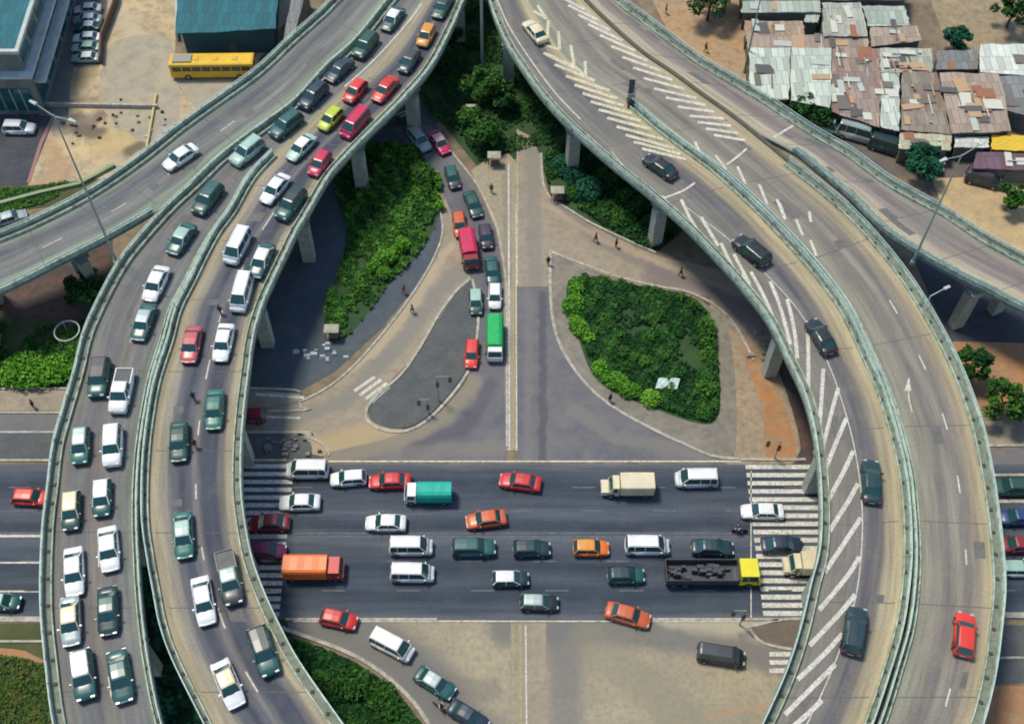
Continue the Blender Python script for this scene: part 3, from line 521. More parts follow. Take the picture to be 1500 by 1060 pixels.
for i_, (f_, a_, b_) in enumerate(((fA, LA, QA), (fB, LB, QB), (fC, LC, QC), (fD, LD, QD), (fE, LE, QE), (fF, LF, QF))): wear_parts(f_, a_, b_, 40 + i_)
# dividing kerbs where the decks still share one surface
def on_fly(fo, name, pts, wds, z0, z1, m, n=4):
    mb = MB(); strip(catmull([at(x, y, ZD) for x, y in pts], n), -wds / 2, wds / 2, z0, z1, mb); return mb.build(name, m, fo)
on_fly(fB, 'dividing_barrier', [(r[0], r[1]) for r in rowsB[:10]], 0.34, ZD + 0.003, ZD + 0.85, CONC)
on_fly(fE, 'dividing_kerb', [(r[2], r[3]) for r in rowsE[2:11]], 0.5, ZD, ZD + 0.25, mat('dark mossy kerb', (0.11, 0.10, 0.07), (0.07, 0.065, 0.05), scale=1))
# ---- painted lines on the decks
ZP = ZD + 0.006
def deck_marks(fo, items, m=None):
    mb = MB(); k_ = 0
    for it in items:
        if it[0] == 'd': dashes(it[1], it[2], it[3], it[4], ZP, mb)
        else: k_ += 1; flat_line(catmull([at(x, y, ZD) for x, y in it[1]], 4), it[2], ZP + 0.002 + 0.0015 * k_, mb)
    mb.build('lane_marking', m or PAINT, fo)
mid = lambda A, B, t: [a.lerp(b, t) for a, b in zip(A, B)]
deck_marks(fA, [('d', mid(LA, QA, 0.55)[30:], 3, 6, 0.12)])
deck_marks(fB, [('d', mid(LB, QB, 0.57)[60:], 3, 4, 0.14)])
deck_marks(fC, [('d', mid(LC, QC, 0.53)[45:], 3, 4.5, 0.16), ('l', [(505, 127), (552, 84), (600, 30), (618, 5)], 0.25)])
dl = [[(970,287),(985,312)],[(998,292),(1010,318),(1030,352)],[(1027,318),(1052,360)],[(1056,356),(1076,398)],[(1075,372),(1098,416)],[(1088,400),(1112,448)],[(1100,398),(1122,440),(1142,490)],[(1128,412),(1143,450),(1158,505)],[(1153,438),(1163,480),(1168,525)],[(1183,478),(1184,520),(1184,575)],
      [(1206,540),(1203,590),(1199,640)],[(1228,568),(1219,600),(1206,652)],[(1240,612),(1228,640),(1208,690)],[(1250,660),(1236,690),(1210,738)],[(1257,708),(1240,738),(1212,782)],[(1261,758),(1244,784),(1208,838)],[(1259,815),(1240,845),(1200,893)],[(1253,870),(1230,898),(1186,945)],[(1234,928),(1205,960),(1168,995)],[(1224,972),(1196,1000),(1150,1046)],[(1204,1025),(1180,1048),(1130,1090)],[(1180,1065),(1120,1130)]]
deck_marks(fD, [('l', p, 0.46 if p[0][1] > 590 else 0.42) for p in dl] + [('l', [(1000, 300), (1060, 345), (1118, 398), (1170, 456), (1212, 530), (1240, 610), (1256, 680), (1263, 750), (1261, 815), (1252, 880), (1225, 965), (1182, 1060), (1130, 1150)], 0.12),
                ('l', [(728, 0), (745, 38), (775, 85), (812, 135), (850, 175)], 0.2), ('l', [(895, 222), (920, 250), (945, 268)], 0.12), ('l', [(974, 290), (1000, 280), (1018, 268)], 0.3)])
go = []
for (x0, y0), (x1, y1), (x2, y2) in [((782, 16), (800, 28), (787, 8)), ((789, 50), (802, 54), (803, 30)), ((797, 66), (820, 73), (818, 46)), ((799, 78), (841, 98), (836, 66)), ((836, 92), (858, 112), (857, 90))]:
    go += [('l', [(x0, y0), (x1, y1)], 0.42), ('l', [(x1, y1), (x2, y2)], 0.42)]
def interp(P, t):
    t = t * (len(P) - 1); i = min(int(t), len(P) - 2); f = t - i; return (P[i][0] + (P[i + 1][0] - P[i][0]) * f, P[i][1] + (P[i + 1][1] - P[i][1]) * f)
def comb(A, B, n): return [(interp(A, k / (n - 1)), interp(B, k / (n - 1))) for k in range(n)]
for p in comb([(796, 78), (832, 115), (858, 142), (884, 168), (914, 196), (940, 218)], [(850, 104), (897, 136), (918, 160), (946, 184), (986, 216), (1006, 234)], 12): go.append(('l', list(p), 0.5))
deck_marks(fD, go, mat('pale gore paint', (0.66, 0.62, 0.46), (0.50, 0.46, 0.32), scale=1.5, c3=(0.26, 0.23, 0.16), s3=3, amt3=0.7))
ge = []
for p in comb([(818, -6), (862, 36), (912, 84), (958, 130), (1010, 170), (1046, 198)], [(856, 14), (912, 60), (968, 104), (1020, 144), (1060, 174), (1092, 206)], 16): ge.append(('l', list(p), 0.46))
for p in [((962, 176), (990, 206)), ((1018, 208), (1032, 238)), ((1048, 228), (1064, 248)), ((1080, 244), (1092, 270)), ((1112, 270), (1124, 300)), ((1138, 292), (1150, 322)), ((1142, 298), (1150, 320)), ((1166, 322), (1176, 345)), ((1185, 310), (1188, 326)), ((1187, 352), (1196, 375))]: ge.append(('l', list(p), 0.36))
ge += [('l', [(1064, 242), (1080, 230), (1094, 218)], 0.3), ('d', mid(LE, QE, 0.60)[70:], 2.6, 5.2, 0.17), ('l', [(1332, 555), (1331, 580), (1336, 604)], 0.14)]
deck_marks(fE, ge)
aw = MB(); aw.add([at(1331, 552, ZP), at(1325, 572, ZP), at(1335, 572, ZP)], [(0, 1, 2)]); aw.build('arrow_marking', PAINT, fE)
deck_marks(fF, [('l', [(1134, 201), (1147, 193), (1162, 184)], 0.3)])
# ================================================================== VEGETATION
cover('shrub_cover', [(836, 416), (872, 410), (930, 421), (1000, 435), (1030, 455), (1044, 484), (1050, 540), (1050, 603), (1030, 618), (960, 596), (900, 570), (872, 545), (852, 500), (838, 470)], 75, 0.9, 0.20, LF_D, 'dense dark green planting that fills the eastern island', 'planting', 'stuff', 4, base=.15)
ridge('hedge', [(846, 418), (840, 440), (842, 465), (850, 485), (862, 498)], 2.2, 1.5, 230, 0.17, LF_B, 'bright green clipped hedge along the west edge of the eastern island', group='hedges of the eastern island')
ridge('hedge', [(858, 410), (890, 414), (930, 422), (962, 432), (995, 440)], 0.9, 0.8, 130, 0.17, LF_M, 'low mid green hedge along the north edge of the eastern island', group='hedges of the eastern island')
ridge('hedge', [(880, 540), (898, 556), (918, 572), (940, 584), (956, 588)], 2.6, 1.6, 230, 0.17, LF_B, 'bright green mounded hedge on the south west edge of the eastern island', group='hedges of the eastern island')
ridge('hedge', [(910, 520), (930, 528), (944, 536)], 1.5, 1.2, 200, 0.17, LF_M, 'small mid green shrub row inside the eastern island', group='hedges of the eastern island')
ridge('hedge', [(1030, 470), (1038, 500), (1036, 540), (1032, 575), (1030, 606)], 1.9, 1.4, 150, 0.17, LF_M, 'green hedge along the east edge of the eastern island', group='hedges of the eastern island')
cover('shrub_cover', [(525, 215), (598, 215), (625, 240), (636, 272), (640, 325), (602, 385), (575, 410), (560, 430), (530, 470), (505, 494), (480, 490), (478, 440), (500, 390), (508, 330), (490, 270)], 44, 1.0, 0.2, LF_M, 'uneven green planting beside the shaded western slip road', 'planting', 'stuff', 9, base=.02)
ridge('hedge', [(560, 405), (552, 398), (562, 385), (578, 375), (588, 366)], 2.2, 2.0, 220, 0.17, LF_B, 'bright green rounded bushes on the east edge of the western planting', group='bushes of the western planting')
ridge('hedge', [(640, 262), (640, 285), (642, 305)], 1.0, 1.4, 160, 0.17, LF_B, 'narrow light green bush along the kerb of the western planting', group='bushes of the western planting')
ridge('hedge', [(600, 235), (618, 262), (620, 290)], 3.2, 2.0, 160, 0.2, LF_M, 'big green bush at the north end of the western planting', group='bushes of the western planting')
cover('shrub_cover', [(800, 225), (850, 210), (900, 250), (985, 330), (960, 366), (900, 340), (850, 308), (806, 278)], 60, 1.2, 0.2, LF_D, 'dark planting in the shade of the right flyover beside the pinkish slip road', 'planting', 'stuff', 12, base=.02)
ridge('hedge', [(815, 240), (840, 262), (862, 285)], 3.4, 2.2, 140, 0.2, LF_T, 'cool green bush at the west end of the shaded planting under the right flyover', group='bushes under the right flyover')
ridge('hedge', [(905, 318), (930, 330)], 2.6, 1.8, 130, 0.2, LF_M, 'olive green bush beside the pale pier of the right flyover', group='bushes under the right flyover')
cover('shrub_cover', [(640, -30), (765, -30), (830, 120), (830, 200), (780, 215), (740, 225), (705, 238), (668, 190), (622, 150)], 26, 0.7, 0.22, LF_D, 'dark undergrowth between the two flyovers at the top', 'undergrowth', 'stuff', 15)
ridge('hedge', [(-60, 556), (0, 552), (50, 550), (98, 548)], 4.2, 1.8, 150, 0.2, LF_B, 'bright green hedge strip above the pavement at the left edge')
cover('shrub_cover', [(-100, 470), (60, 478), (130, 470), (120, 520), (100, 552), (-100, 548)], 60, 0.8, 0.2, LF_M, 'green ground planting below the left ramp', 'planting', 'stuff', 18)
cover('shrub_cover', [(432, 940), (470, 950), (520, 972), (575, 1010), (612, 1058), (640, 1120), (560, 1180), (480, 1130), (400, 950)], 60, 1.1, 0.2, LF_D, 'dark green planting between the left flyover and the curved kerb at the bottom', 'planting', 'stuff', 21)
ridge('hedge', [(505, 1002), (530, 1010), (556, 1022), (575, 1040)], 3.0, 2.0, 190, 0.18, LF_M, 'bright bush in the planting at the bottom beside the curved kerb')
cover('grass', [(-80, 972), (75, 978), (95, 1100), (-80, 1120)], 45, 0.3, 0.16, LF_O, 'mown olive grass in the lower left corner', 'grass', 'stuff', 24)
cover('shrub_cover', [(180, 860), (300, 860), (380, 1000), (420, 1150), (200, 1150)], 35, 0.9, 0.22, LF_T, 'dark growth in the gap between the two decks of the left flyover', 'undergrowth', 'stuff', 27)
cover('grass', [(-80, 282), (40, 276), (100, 268), (60, 300), (-80, 322)], 50, 0.35, 0.17, LF_M, 'grass strip beside the ramp at the left edge', 'grass', 'stuff', 30)
tree(706, 150, 6, 3.0, LF_M, 'rounded green tree between the flyovers, tallest of the clump under the mast', 2600)
tree(672, 108, 4, 2.2, LF_D, 'dark green tree beside the pier of the left flyover near the top')
tree(738, 160, 4, 2.0, LF_D, 'dark tree on the right of the clump between the flyovers')
tree(660, 60, 4, 2.2, LF_D, 'dark tree close under the top of the left flyover')
tree(708, 212, 4.5, 2.4, LF_M, 'small green tree at the tip of the dirt median')
tree(688, 186, 3, 1.6, LF_M, 'low green tree just above the crimson car on the shaded road')
tree(690, 20, 7, 3.5, LF_D, 'dark tree at the very top between the flyovers')
tree(135, 445, 5, 2.6, LF_D, 'dark tree against the outer side of the left flyover')
tree(1412, 556, 5.5, 2.2, LF_D, 'dark tree beside the outer railing of the right flyover')
tree(1456, 612, 6.5, 2.5, LF_M, 'green tree on the orange soil at the right edge')
tree(1472, 308, 4.5, 1.8, LF_M, 'small tree in the ochre yard at the right edge')
tree(1494, 618, 4.5, 1.4, LF_M, 'slim tree at the very right edge on orange soil')
tree(1036, 30, 6, 3.4, LF_D, 'dark tree beside the white pole near the top right')
tree(1060, 18, 5, 2.6, LF_D, 'smaller dark tree right of the ochre yard at the top')
tree(1396, 74, 4, 2.0, LF_T, 'dark tree between the shack roofs')
tree(1474, 40, 6, 3.2, LF_D, 'large dark tree in the upper right corner')
tree(1170, 176, 4, 2.2, LF_D, 'dark bush tree beside the eastern ramp below the mint roof')
tree(1200, 186, 3.6, 2.0, LF_D, 'dark low tree between the eastern ramp and the striped rusty roof')
tree(1345, 258, 4.5, 2.8, LF_T, 'blue green tree beside the dirt lane under the cream roof')
tree(90, 18, 5, 2.0, LF_D, 'dark tree between the office building and the parked cars')
tree(100, 2, 5, 2.2, LF_D, 'dark tree at the top edge beside the office building')
# ================================================================== VEHICLES
def paint(name, c, rough=0.42, coat=0.3, metal=0.0): return mat('paint ' + name, c, tuple(x * .78 + .012 for x in c), rough=rough, coat=coat, metal=metal, scale=0.55, c3=tuple(x * .8 + .03 for x in c), s3=2.5, amt3=0.5)
PC = {'white': paint('white', (0.80, 0.82, 0.80)), 'cream': paint('cream', (0.72, 0.64, 0.42)), 'silver': paint('silver', (0.38, 0.46, 0.45), metal=0.3), 'palegreen': paint('pale green', (0.36, 0.55, 0.46)),
      'teal': paint('dark teal', (0.008, 0.095, 0.09)), 'dteal': paint('deep teal', (0.006, 0.035, 0.042)), 'green': paint('dark green', (0.015, 0.075, 0.055)), 'mgreen': paint('mid green', (0.02, 0.16, 0.12)), 'black': paint('black', (0.008, 0.013, 0.016)),
      'blue': paint('dark blue', (0.010, 0.03, 0.06)), 'red': paint('red', (0.62, 0.02, 0.018)), 'bred': paint('bright red', (0.75, 0.035, 0.02)), 'dred': paint('dark red', (0.26, 0.012, 0.02)), 'crimson': paint('crimson', (0.58, 0.008, 0.075)), 'rose': paint('faded rose red', (0.50, 0.09, 0.10)),
      'orange': paint('orange', (0.80, 0.17, 0.015)), 'rust': paint('rusty orange', (0.60, 0.11, 0.025)), 'amber': paint('amber', (0.70, 0.28, 0.03)), 'yellow': paint('yellow', (0.85, 0.75, 0.01)), 'lime': paint('lime yellow', (0.50, 0.62, 0.015)),
      'purple': paint('dark purple', (0.05, 0.03, 0.06)), 'grey': paint('dark grey', (0.045, 0.05, 0.055)), 'bus': paint('bus yellow', (0.82, 0.50, 0.015)), 'tealbox': mat('teal tarpaulin', (0.0, 0.42, 0.32), (0.0, 0.34, 0.26), rough=0.6, scale=1.5), 'greenbox': mat('green tarpaulin', (0.0, 0.42, 0.10), (0.0, 0.33, 0.08), rough=0.6, scale=1.5),
      'pink': paint('pale pink', (0.72, 0.45, 0.46)), 'magenta': paint('plum', (0.2, 0.015, 0.07)), 'lblue': paint('blue', (0.012, 0.045, 0.16))}
GLASS = mat('tinted glass', (0.015, 0.06, 0.062), rough=0.16, coat=0.4); TYRE = mat('tyre rubber', (0.012, 0.012, 0.012), rough=0.9); RIM = mat('wheel rim', (0.35, 0.36, 0.37), rough=0.35, metal=0.8)
HEADL = mat('headlamp glass', (0.42, 0.46, 0.46), rough=0.3, coat=0.3); TAILL = mat('tail lamp', (0.45, 0.01, 0.01), rough=0.15, coat=1); TRIM = mat('black plastic trim', (0.015, 0.015, 0.015), rough=0.5); PLATE = mat('number plate', (0.6, 0.6, 0.55)); STEEL = mat('bed steel', (0.06, 0.065, 0.07), (0.03, 0.03, 0.035), rough=0.5, scale=2)
INTER = mat('cabin dark', (0.01, 0.01, 0.012))
SPEC = {  # L, W, belt z, roof z, greenhouse x: rear-bottom, rear-top, front-top, front-bottom ; bonnet z, boot z
 'sedan': (4.65, 1.82, 0.92, 1.45, -1.75, -1.05, 0.45, 1.15, 0.80, 0.95),
 'hatch': (4.05, 1.74, 0.92, 1.48, -1.95, -1.55, 0.30, 1.05, 0.86, 0.92),
 'suv':   (4.75, 1.92, 1.08, 1.78, -2.25, -1.95, 0.45, 1.15, 1.02, 1.08),
 'van':   (4.85, 1.88, 1.08, 1.95, -2.33, -2.15, 1.05, 1.80, 1.00, 1.08),
 'pickup': (5.30, 1.90, 1.02, 1.74, -0.65, -0.50, 0.75, 1.40, 1.0, 1.0)}
CARMESH = {}
def lap(*a): return a
def mk(name, mb, mats, smooth=False):
    me = bpy.data.meshes.new(name); me.from_pydata(mb.V, [], mb.F)
    for x in (mats if isinstance(mats, (list, tuple)) else [mats]): me.materials.append(x)
    if isinstance(mats, (list, tuple)): me.polygons.foreach_set('material_index', mb.M)
    if smooth: me.polygons.foreach_set('use_smooth', [True] * len(me.polygons))
    me.update(); return me
def wheel_mesh(r=0.33, wd=0.22):
    mb = MB(); n = 14
    mb.tube((0, -wd / 2, 0), (0, wd / 2, 0), r, r, n, 0); mb.tube((0, -wd / 2 - .012, 0), (0, wd / 2 + .012, 0), r * 0.62, r * 0.62, n, 1)
    return mk('wheel', mb, [TYRE, RIM])
def car_meshes(kind):
    if kind in CARMESH: return CARMESH[kind]
    L, W, zb, zr, xr0, xr1, xf1, xf0, hz, bz = SPEC[kind]; h = W / 2; out = []
    # body loft: stations along x
    st = []
    hl = L / 2
    def S(x, wsc, zlo, ztop): st.append((x, wsc, zlo, ztop))
    S(-hl, 0.80, 0.42, 0.62); S(-hl + 0.03, 0.90, 0.32, bz - 0.12); S(-hl + 0.16, 0.96, 0.26, bz - 0.02); S(-hl + 0.55, 0.995, 0.22, bz)
    if kind != 'pickup': S(xr0 + 0.35, 1.0, 0.2, zb)
    else: S(-0.75, 1.0, 0.2, zb)
    S(0, 1.0, 0.2, zb); S(xf0 - 0.05, 1.0, 0.2, zb - 0.02); S(xf0 + 0.18, 0.99, 0.2, hz + 0.03); S(hl - 0.6, 0.97, 0.22, hz - 0.02); S(hl - 0.2, 0.91, 0.25, hz - 0.12); S(hl - 0.05, 0.82, 0.30, hz - 0.26); S(hl, 0.70, 0.38, 0.58)
    V = []; m = 12
    for x, ws, zl, zt in st:
        hh = h * ws; sec = [(-hh * 0.86, zl), (-hh, zl + 0.12), (-hh * 1.0, (zl + zt) / 2 + .05), (-hh * 0.965, zt - 0.07), (-hh * 0.86, zt), (-hh * 0.4, zt + 0.035), (hh * 0.4, zt + 0.035), (hh * 0.86, zt), (hh * 0.965, zt - 0.07), (hh, (zl + zt) / 2 + .05), (hh, zl + 0.12), (hh * 0.86, zl)]
        V += [(x, y, z) for y, z in sec]
    F = []
    for i in range(len(st) - 1):
        for j in range(m): F.append((i * m + j, i * m + m + j, i * m + m + (j + 1) % m, i * m + (j + 1) % m))
    F += [tuple(range(m)), tuple(range(len(V) - 1, len(V) - 1 - m, -1))]
    b = MB(); b.add(V, F)
    me = mk('body', b, None and [] or [TRIM], False); me.polygons.foreach_set('use_smooth', [True] * len(me.polygons)); out.append(('body', me, (0, 0, 0), 'p'))
    # greenhouse
    hb = h * 0.90; ht = h * 0.74; zb0 = zb - 0.03
    B_ = lambda x, y: (x, y, zb0); T_ = lambda x, y: (x, y, zr - 0.05)
    ws = MB(); ws.add([B_(xf0, -hb * .93), B_(xf0 + .07, 0), B_(xf0, hb * .93), T_(xf1, ht * .93), T_(xf1 + .03, 0), T_(xf1, -ht * .93)], [(0, 1, 4, 5), (1, 2, 3, 4)]); out.append(('windshield', mk('windshield', ws, GLASS, True), (0, 0, 0), None))
    rw = MB(); rw.add([B_(xr0, hb * .9), B_(xr0 - .05, 0), B_(xr0, -hb * .9), T_(xr1, -ht * .9), T_(xr1, 0), T_(xr1, ht * .9)], [(0, 1, 4, 5), (1, 2, 3, 4)]); out.append(('rear_window', mk('rear_window', rw, GLASS, True), (0, 0, 0), None))
    for s in (-1, 1):
        sw = MB(); xa = xr0 + .12; xb = xf0 - .1; ya = (xf0 + xr0) / 2
        q = [B_(xa, s * hb), B_(xb, s * hb), T_(xf1 - .02, s * ht), T_(xr1 + .04, s * ht)]; sw.add(q, [(0, 1, 2, 3) if s < 0 else (3, 2, 1, 0)]); out.append(('side_window', mk('side_window', sw, GLASS), (0, 0, 0), None))
    rf = MB(); xs_ = [xr1 - .05, xr1 + .12, (xr1 + xf1) / 2, xf1 - .12, xf1 + .05]; zz = [zr - .06, zr - .01, zr + .015, zr - .01, zr - .06]; yy = [-ht * 1.02, -ht * .82, 0, ht * .82, ht * 1.02]; dz = [-.06, 0, .02, 0, -.06]
    VV = [(x, y, z + d_) for x, z in zip(xs_, zz) for y, d_ in zip(yy, dz)]; FF = [(i * 5 + j, i * 5 + 5 + j, i * 5 + 6 + j, i * 5 + 1 + j) for i in range(4) for j in range(4)]
    rf.add(VV, FF)
    def pil(p, q, wd=0.05):
        p = Vector(p); q = Vector(q); rf.tube(p, q, wd, wd * .8, 5)
    for s in (-1, 1):
        pil(B_(xf0 - .02, s * hb), T_(xf1, s * ht)); pil(B_(xr0 + .03, s * hb), T_(xr1, s * ht), .07); xm = (xf0 + xr0) / 2 - 0.05; pil(B_(xm, s * hb * 1.005), T_(xm, s * ht * 1.01), .045)
        if kind in ('suv', 'van'): pil(B_(xm - 1.1, s * hb * 1.005), T_(xm - 1.1, s * ht * 1.01), .05); rf.box(xr1 + .2, xf1 - .2, s * ht * .86 - .03, s * ht * .86 + .03, zr + .0, zr + .05)
    out.append(('roof', mk('roof', rf, [TRIM]), (0, 0, 0), 'r'))
    wm = CARMESH.setdefault('_wheel', wheel_mesh()); wx = hl - 0.85
    for x in (-wx, wx):
        for s in (-1, 1): out.append(('wheel', wm, (x, s * (h - 0.09), 0.33), None))
    def bx(nm, a, m_): 
        q = MB(); q.box(*a); return (nm, mk(nm, q, m_), (0, 0, 0), None)
    for s in (-1, 1):
        y0, y1 = sorted((s * h * .42, s * h * .78)); out.append(bx('headlight', (hl - .28, hl - .02, y0, y1, hz - .30, hz - .13), HEADL)); out.append(bx('tail_light', (-hl - .01, -hl + .1, *sorted((s * h * .55, s * h * .88)), bz - .34, bz - .14), TAILL))
        q = MB(); q.box(xf0 - .45, xf0 - .28, *sorted((s * (h - .02), s * (h + .17))), zb - .02, zb + .13, tx=.02); out.append(('mirror', mk('mirror', q, [TRIM]), (0, 0, 0), 'p'))
    out.append(bx('front_bumper', (hl - .1, hl + .03, -h * .74, h * .74, .30, .46), TRIM)); out.append(bx('number_plate', (-hl - .02, -hl + .04, -.26, .26, .5, .62), PLATE))
    if kind == 'pickup':
        q = MB(); q.box(-hl + .10, -.72, -h + .12, h - .12, zb - .02, zb + .045); out.append(('cargo_bed', mk('cargo_bed', q, STEEL), (0, 0, 0), None))
        q = MB()
        for s in (-1, 1): q.box(-hl + .08, -.66, *sorted((s * (h - .16), s * (h - .06))), zb, zb + .16)
        q.box(-hl + .06, -hl + .13, -h + .16, h - .16, zb, zb + .16); out.append(('bed_rail', mk('bed_rail', q, [TRIM]), (0, 0, 0), 'p'))
    CARMESH[kind] = out; return out
def place_parts(name, parts, paintm, roofm, loc, rz, sc, label, cat, group):
    o = empty(name, loc, rz + random.uniform(-.035, .035), label, cat, group); o.scale = (sc * random.uniform(.96, 1.04), sc * random.uniform(.98, 1.03), sc * random.uniform(.96, 1.06))
    for nm, me, l, pk in parts:
        c = bpy.data.objects.new(nm, me); COL.objects.link(c); c.parent = o; c.location = l
        if pk:
            c.material_slots[0].link = 'OBJECT'; c.material_slots[0].material = paintm if pk == 'p' else roofm
    return o
def heading(px, py, dx, dy, z):
    a = at(px - dx * 0.5, py - dy * 0.5, z); b = at(px + dx * 0.5, py + dy * 0.5, z); return math.atan2(b.y - a.y, b.x - a.x)
def vehicle_loc(px, py, zs, hh=0.75):
    p = at(px, py, zs + hh); p.z = zs; return p
KNAME = {'sedan': ('car', 'car'), 'hatch': ('small_car', 'car'), 'suv': ('suv', 'car'), 'van': ('minivan', 'van'), 'pickup': ('pickup_truck', 'pickup truck')}
def car(kind, col, px, py, dx, dy, zs, label, group, sc=1.06, roof=None):
    n, c = KNAME[kind]; zs = zs + (0.01 if zs > 1 else 0.0)
    return place_parts(n, car_meshes(kind), PC[col], PC[roof or col], vehicle_loc(px, py, zs), heading(px, py, dx, dy, zs), sc, label, c, group)
GQ = 'cars queuing on the left flyover'
L_ = 'of the left flyover'
QUEUE = [
 ('sedan', 'green', 575, 27, -5, 7, 'white', 'dark green car with a white roof, topmost in the outer row of the left flyover'),
 ('suv', 'green', 535, 67, -5, 6, None, 'dark green car second from the top in the outer row of the left flyover'),
 ('sedan', 'blue', 497, 102, -6, 6, None, 'blue black car in the outer row, above left of the smaller red car'),
 ('suv', 'blue', 459, 141, -6, 6, None, 'dark blue car in the outer row, directly left of the lime yellow car'),
 ('suv', 'teal', 419, 183, -6, 5, None, 'dark teal car in the outer row at the point where the decks split'),
 ('suv', 'palegreen', 362, 222, -6, 5, None, 'pale green car at the head of the outer deck just below the split'),
 ('suv', 'green', 304, 291, -5, 7, 'teal', 'big dark green car alone between the pale green car and the sage saloon'),
 ('sedan', 'teal', 265, 349, -5, 7, 'palegreen', 'dark green saloon with a light sage roof on the narrow part of the outer deck'),
 ('sedan', 'white', 228, 415, -4, 8, None, 'white saloon on the outer deck above the teal saloon'),
 ('sedan', 'teal', 210, 471, -3, 8, 'silver', 'teal saloon with a grey roof, lowest before the cars form two rows'),
 ('suv', 'teal', 145, 553, -1.5, 8, 'grey', 'dark teal car beside the white pickup on the outer deck'),
 ('pickup', 'white', 178, 573, -1.5, 8, None, 'white pickup truck with a dark load bed on the outer deck'),
 ('hatch', 'mgreen', 118, 652, -0.5, 8, 'silver', 'green small car with a pale grey roof just below the dark teal car'),
 ('suv', 'white', 165, 653, -0.5, 8, None, 'all white car directly below the white pickup'),
 ('hatch', 'green', 104, 747, 0, 8, 'cream', 'dark green small car with a beige roof in the outermost row'),
 ('hatch', 'teal', 149, 728, -0.3, 8, 'white', 'teal small car with a white roof beside the beige roofed green car'),
 ('sedan', 'white', 159, 803, 0.3, 8, None, 'white saloon third from the bottom in the right hand row of the outer deck'),
 ('sedan', 'white', 108, 836, 0, 8, None, 'white saloon in the outermost row above the cream roofed saloon'),
 ('sedan', 'silver', 103, 909, 0.3, 8, 'cream', 'silver saloon with a cream roof in the outermost row near the bottom'),
 ('sedan', 'dteal', 158, 894, 0.4, 8, 'teal', 'deep teal saloon beside the cream roofed saloon'),
 ('suv', 'teal', 122, 988, 0.9, 8, 'silver', 'teal car with a grey roof, lowest of the outermost row'),
 ('sedan', 'teal', 176, 990, 1.0, 8, None, 'dark teal saloon, lowest in the right hand row of the outer deck'),
 ('hatch', 'bred', 520, 133, -5, 6, None, 'smaller red car above the lime yellow car on the left flyover'),
 ('hatch', 'lime', 484, 174, -6, 6, None, 'lime yellow car on the left flyover'),
 ('sedan', 'palegreen', 441, 215, -6, 6, 'white', 'pale green car with a white roof just below the lime yellow car'),
 ('sedan', 'green', 648, 8, -3, 6, None, 'dark green car cut off by the top of the picture in the inner row'),
 ('hatch', 'amber', 624, 52, -4, 7, None, 'amber orange taxi on the left flyover near the top'),
 ('hatch', 'blue', 599, 89, -4, 6, 'grey', 'dark blue car between the amber taxi and the red car in the inner row'),
 ('sedan', 'red', 564, 130, -5, 6, None, 'red car in the inner row just below the dark blue car'),
 ('van', 'crimson', 520, 181, -5, 6, None, 'large crimson car in the inner row beside the lime yellow car'),
 ('hatch', 'crimson', 468, 239, -4, 6, None, 'small crimson car at the start of the inner deck'),
 ('sedan', 'white', 403, 276, -5, 6, None, 'white saloon at the top of the inner deck beside a dark teal car'),
 ('suv', 'teal', 426, 299, -5, 7, 'dteal', 'dark teal car beside the white saloon at the top of the inner deck'),
 ('van', 'white', 348, 361, -4, 8, None, 'white minivan on the inner deck beside a teal car with a white roof'),
 ('sedan', 'teal', 383, 381, -3, 7, 'white', 'teal saloon with a white roof on the inner deck'),
 ('van', 'white', 354, 429, -2.5, 8, None, 'white minivan just below the teal saloon with the white roof'),
 ('sedan', 'rose', 280, 504, -1.8, 8, None, 'faded rose red saloon on the inner deck'),
 ('sedan', 'white', 327, 501, -1.5, 8, None, 'white saloon beside the faded rose red saloon'),
 ('sedan', 'mgreen', 314, 599, -0.6, 8, None, 'mid green saloon on the right of the inner deck, above the pedestrian crossing level'),
 ('sedan', 'green', 262, 646, 0, 8, None, 'dark green saloon on the left of the inner deck'),
 ('sedan', 'mgreen', 269, 783, 0.4, 8, 'palegreen', 'green saloon with a pale roof alone on the left of the inner deck'),
 ('pickup', 'grey', 336, 846, 1.6, 8, 'silver', 'dark grey pickup truck loaded with pale goods on the inner deck'),
 ('sedan', 'white', 298, 879, 1.5, 8, None, 'white saloon on the inner deck below the dark grey pickup'),
 ('suv', 'teal', 386, 953, 3, 8, 'dteal', 'dark teal car beside the inner railing near the bottom'),
 ('sedan', 'white', 334, 1001, 3, 8, 'cream', 'white saloon with a cream roof at the bottom of the inner deck'),
]
for k, c, x, y, dx, dy, rf, lb in QUEUE: car(k, c, x, y, dx, dy, ZD, lb, GQ, 1.08 if y > 250 else 1.04, rf)
car('sedan', 'white', 264, 229, -9, 6, ZD, 'white saloon alone on the ramp in the upper left', 'cars moving on the ramps', 1.04)
GR = 'cars moving on the right flyover'
for k, c, x, y, dx, dy, lb in [('sedan', 'cream', 784, 45, -6, -7, 'pale cream saloon on the chevron markings at the top of the right flyover'), ('sedan', 'black', 967, 243, -7, -5, 'black saloon uppermost of the black cars on the right flyover'),
  ('suv', 'black', 1101, 367, -7, -6, 'black car on the right flyover at the upper end of the long diagonal hatching'), ('sedan', 'black', 1203, 492, -4, -7, 'black saloon at the middle of the right flyover bend'),
  ('sedan', 'dteal', 1277, 704, -0.4, -8, 'black teal saloon right of the diagonal hatching, level with the crossing'), ('suv', 'dteal', 1252, 923, 1.3, -8, 'deep teal car lowest on the hatched deck'), ('hatch', 'bred', 1413, 928, 0.4, -8, 'bright red car alone on the outer deck of the right flyover')]:
    car(k, c, x, y, dx, dy, ZD, lb, GR, 1.08 if y > 250 else 1.04)
GM = 'vehicles on the main road'
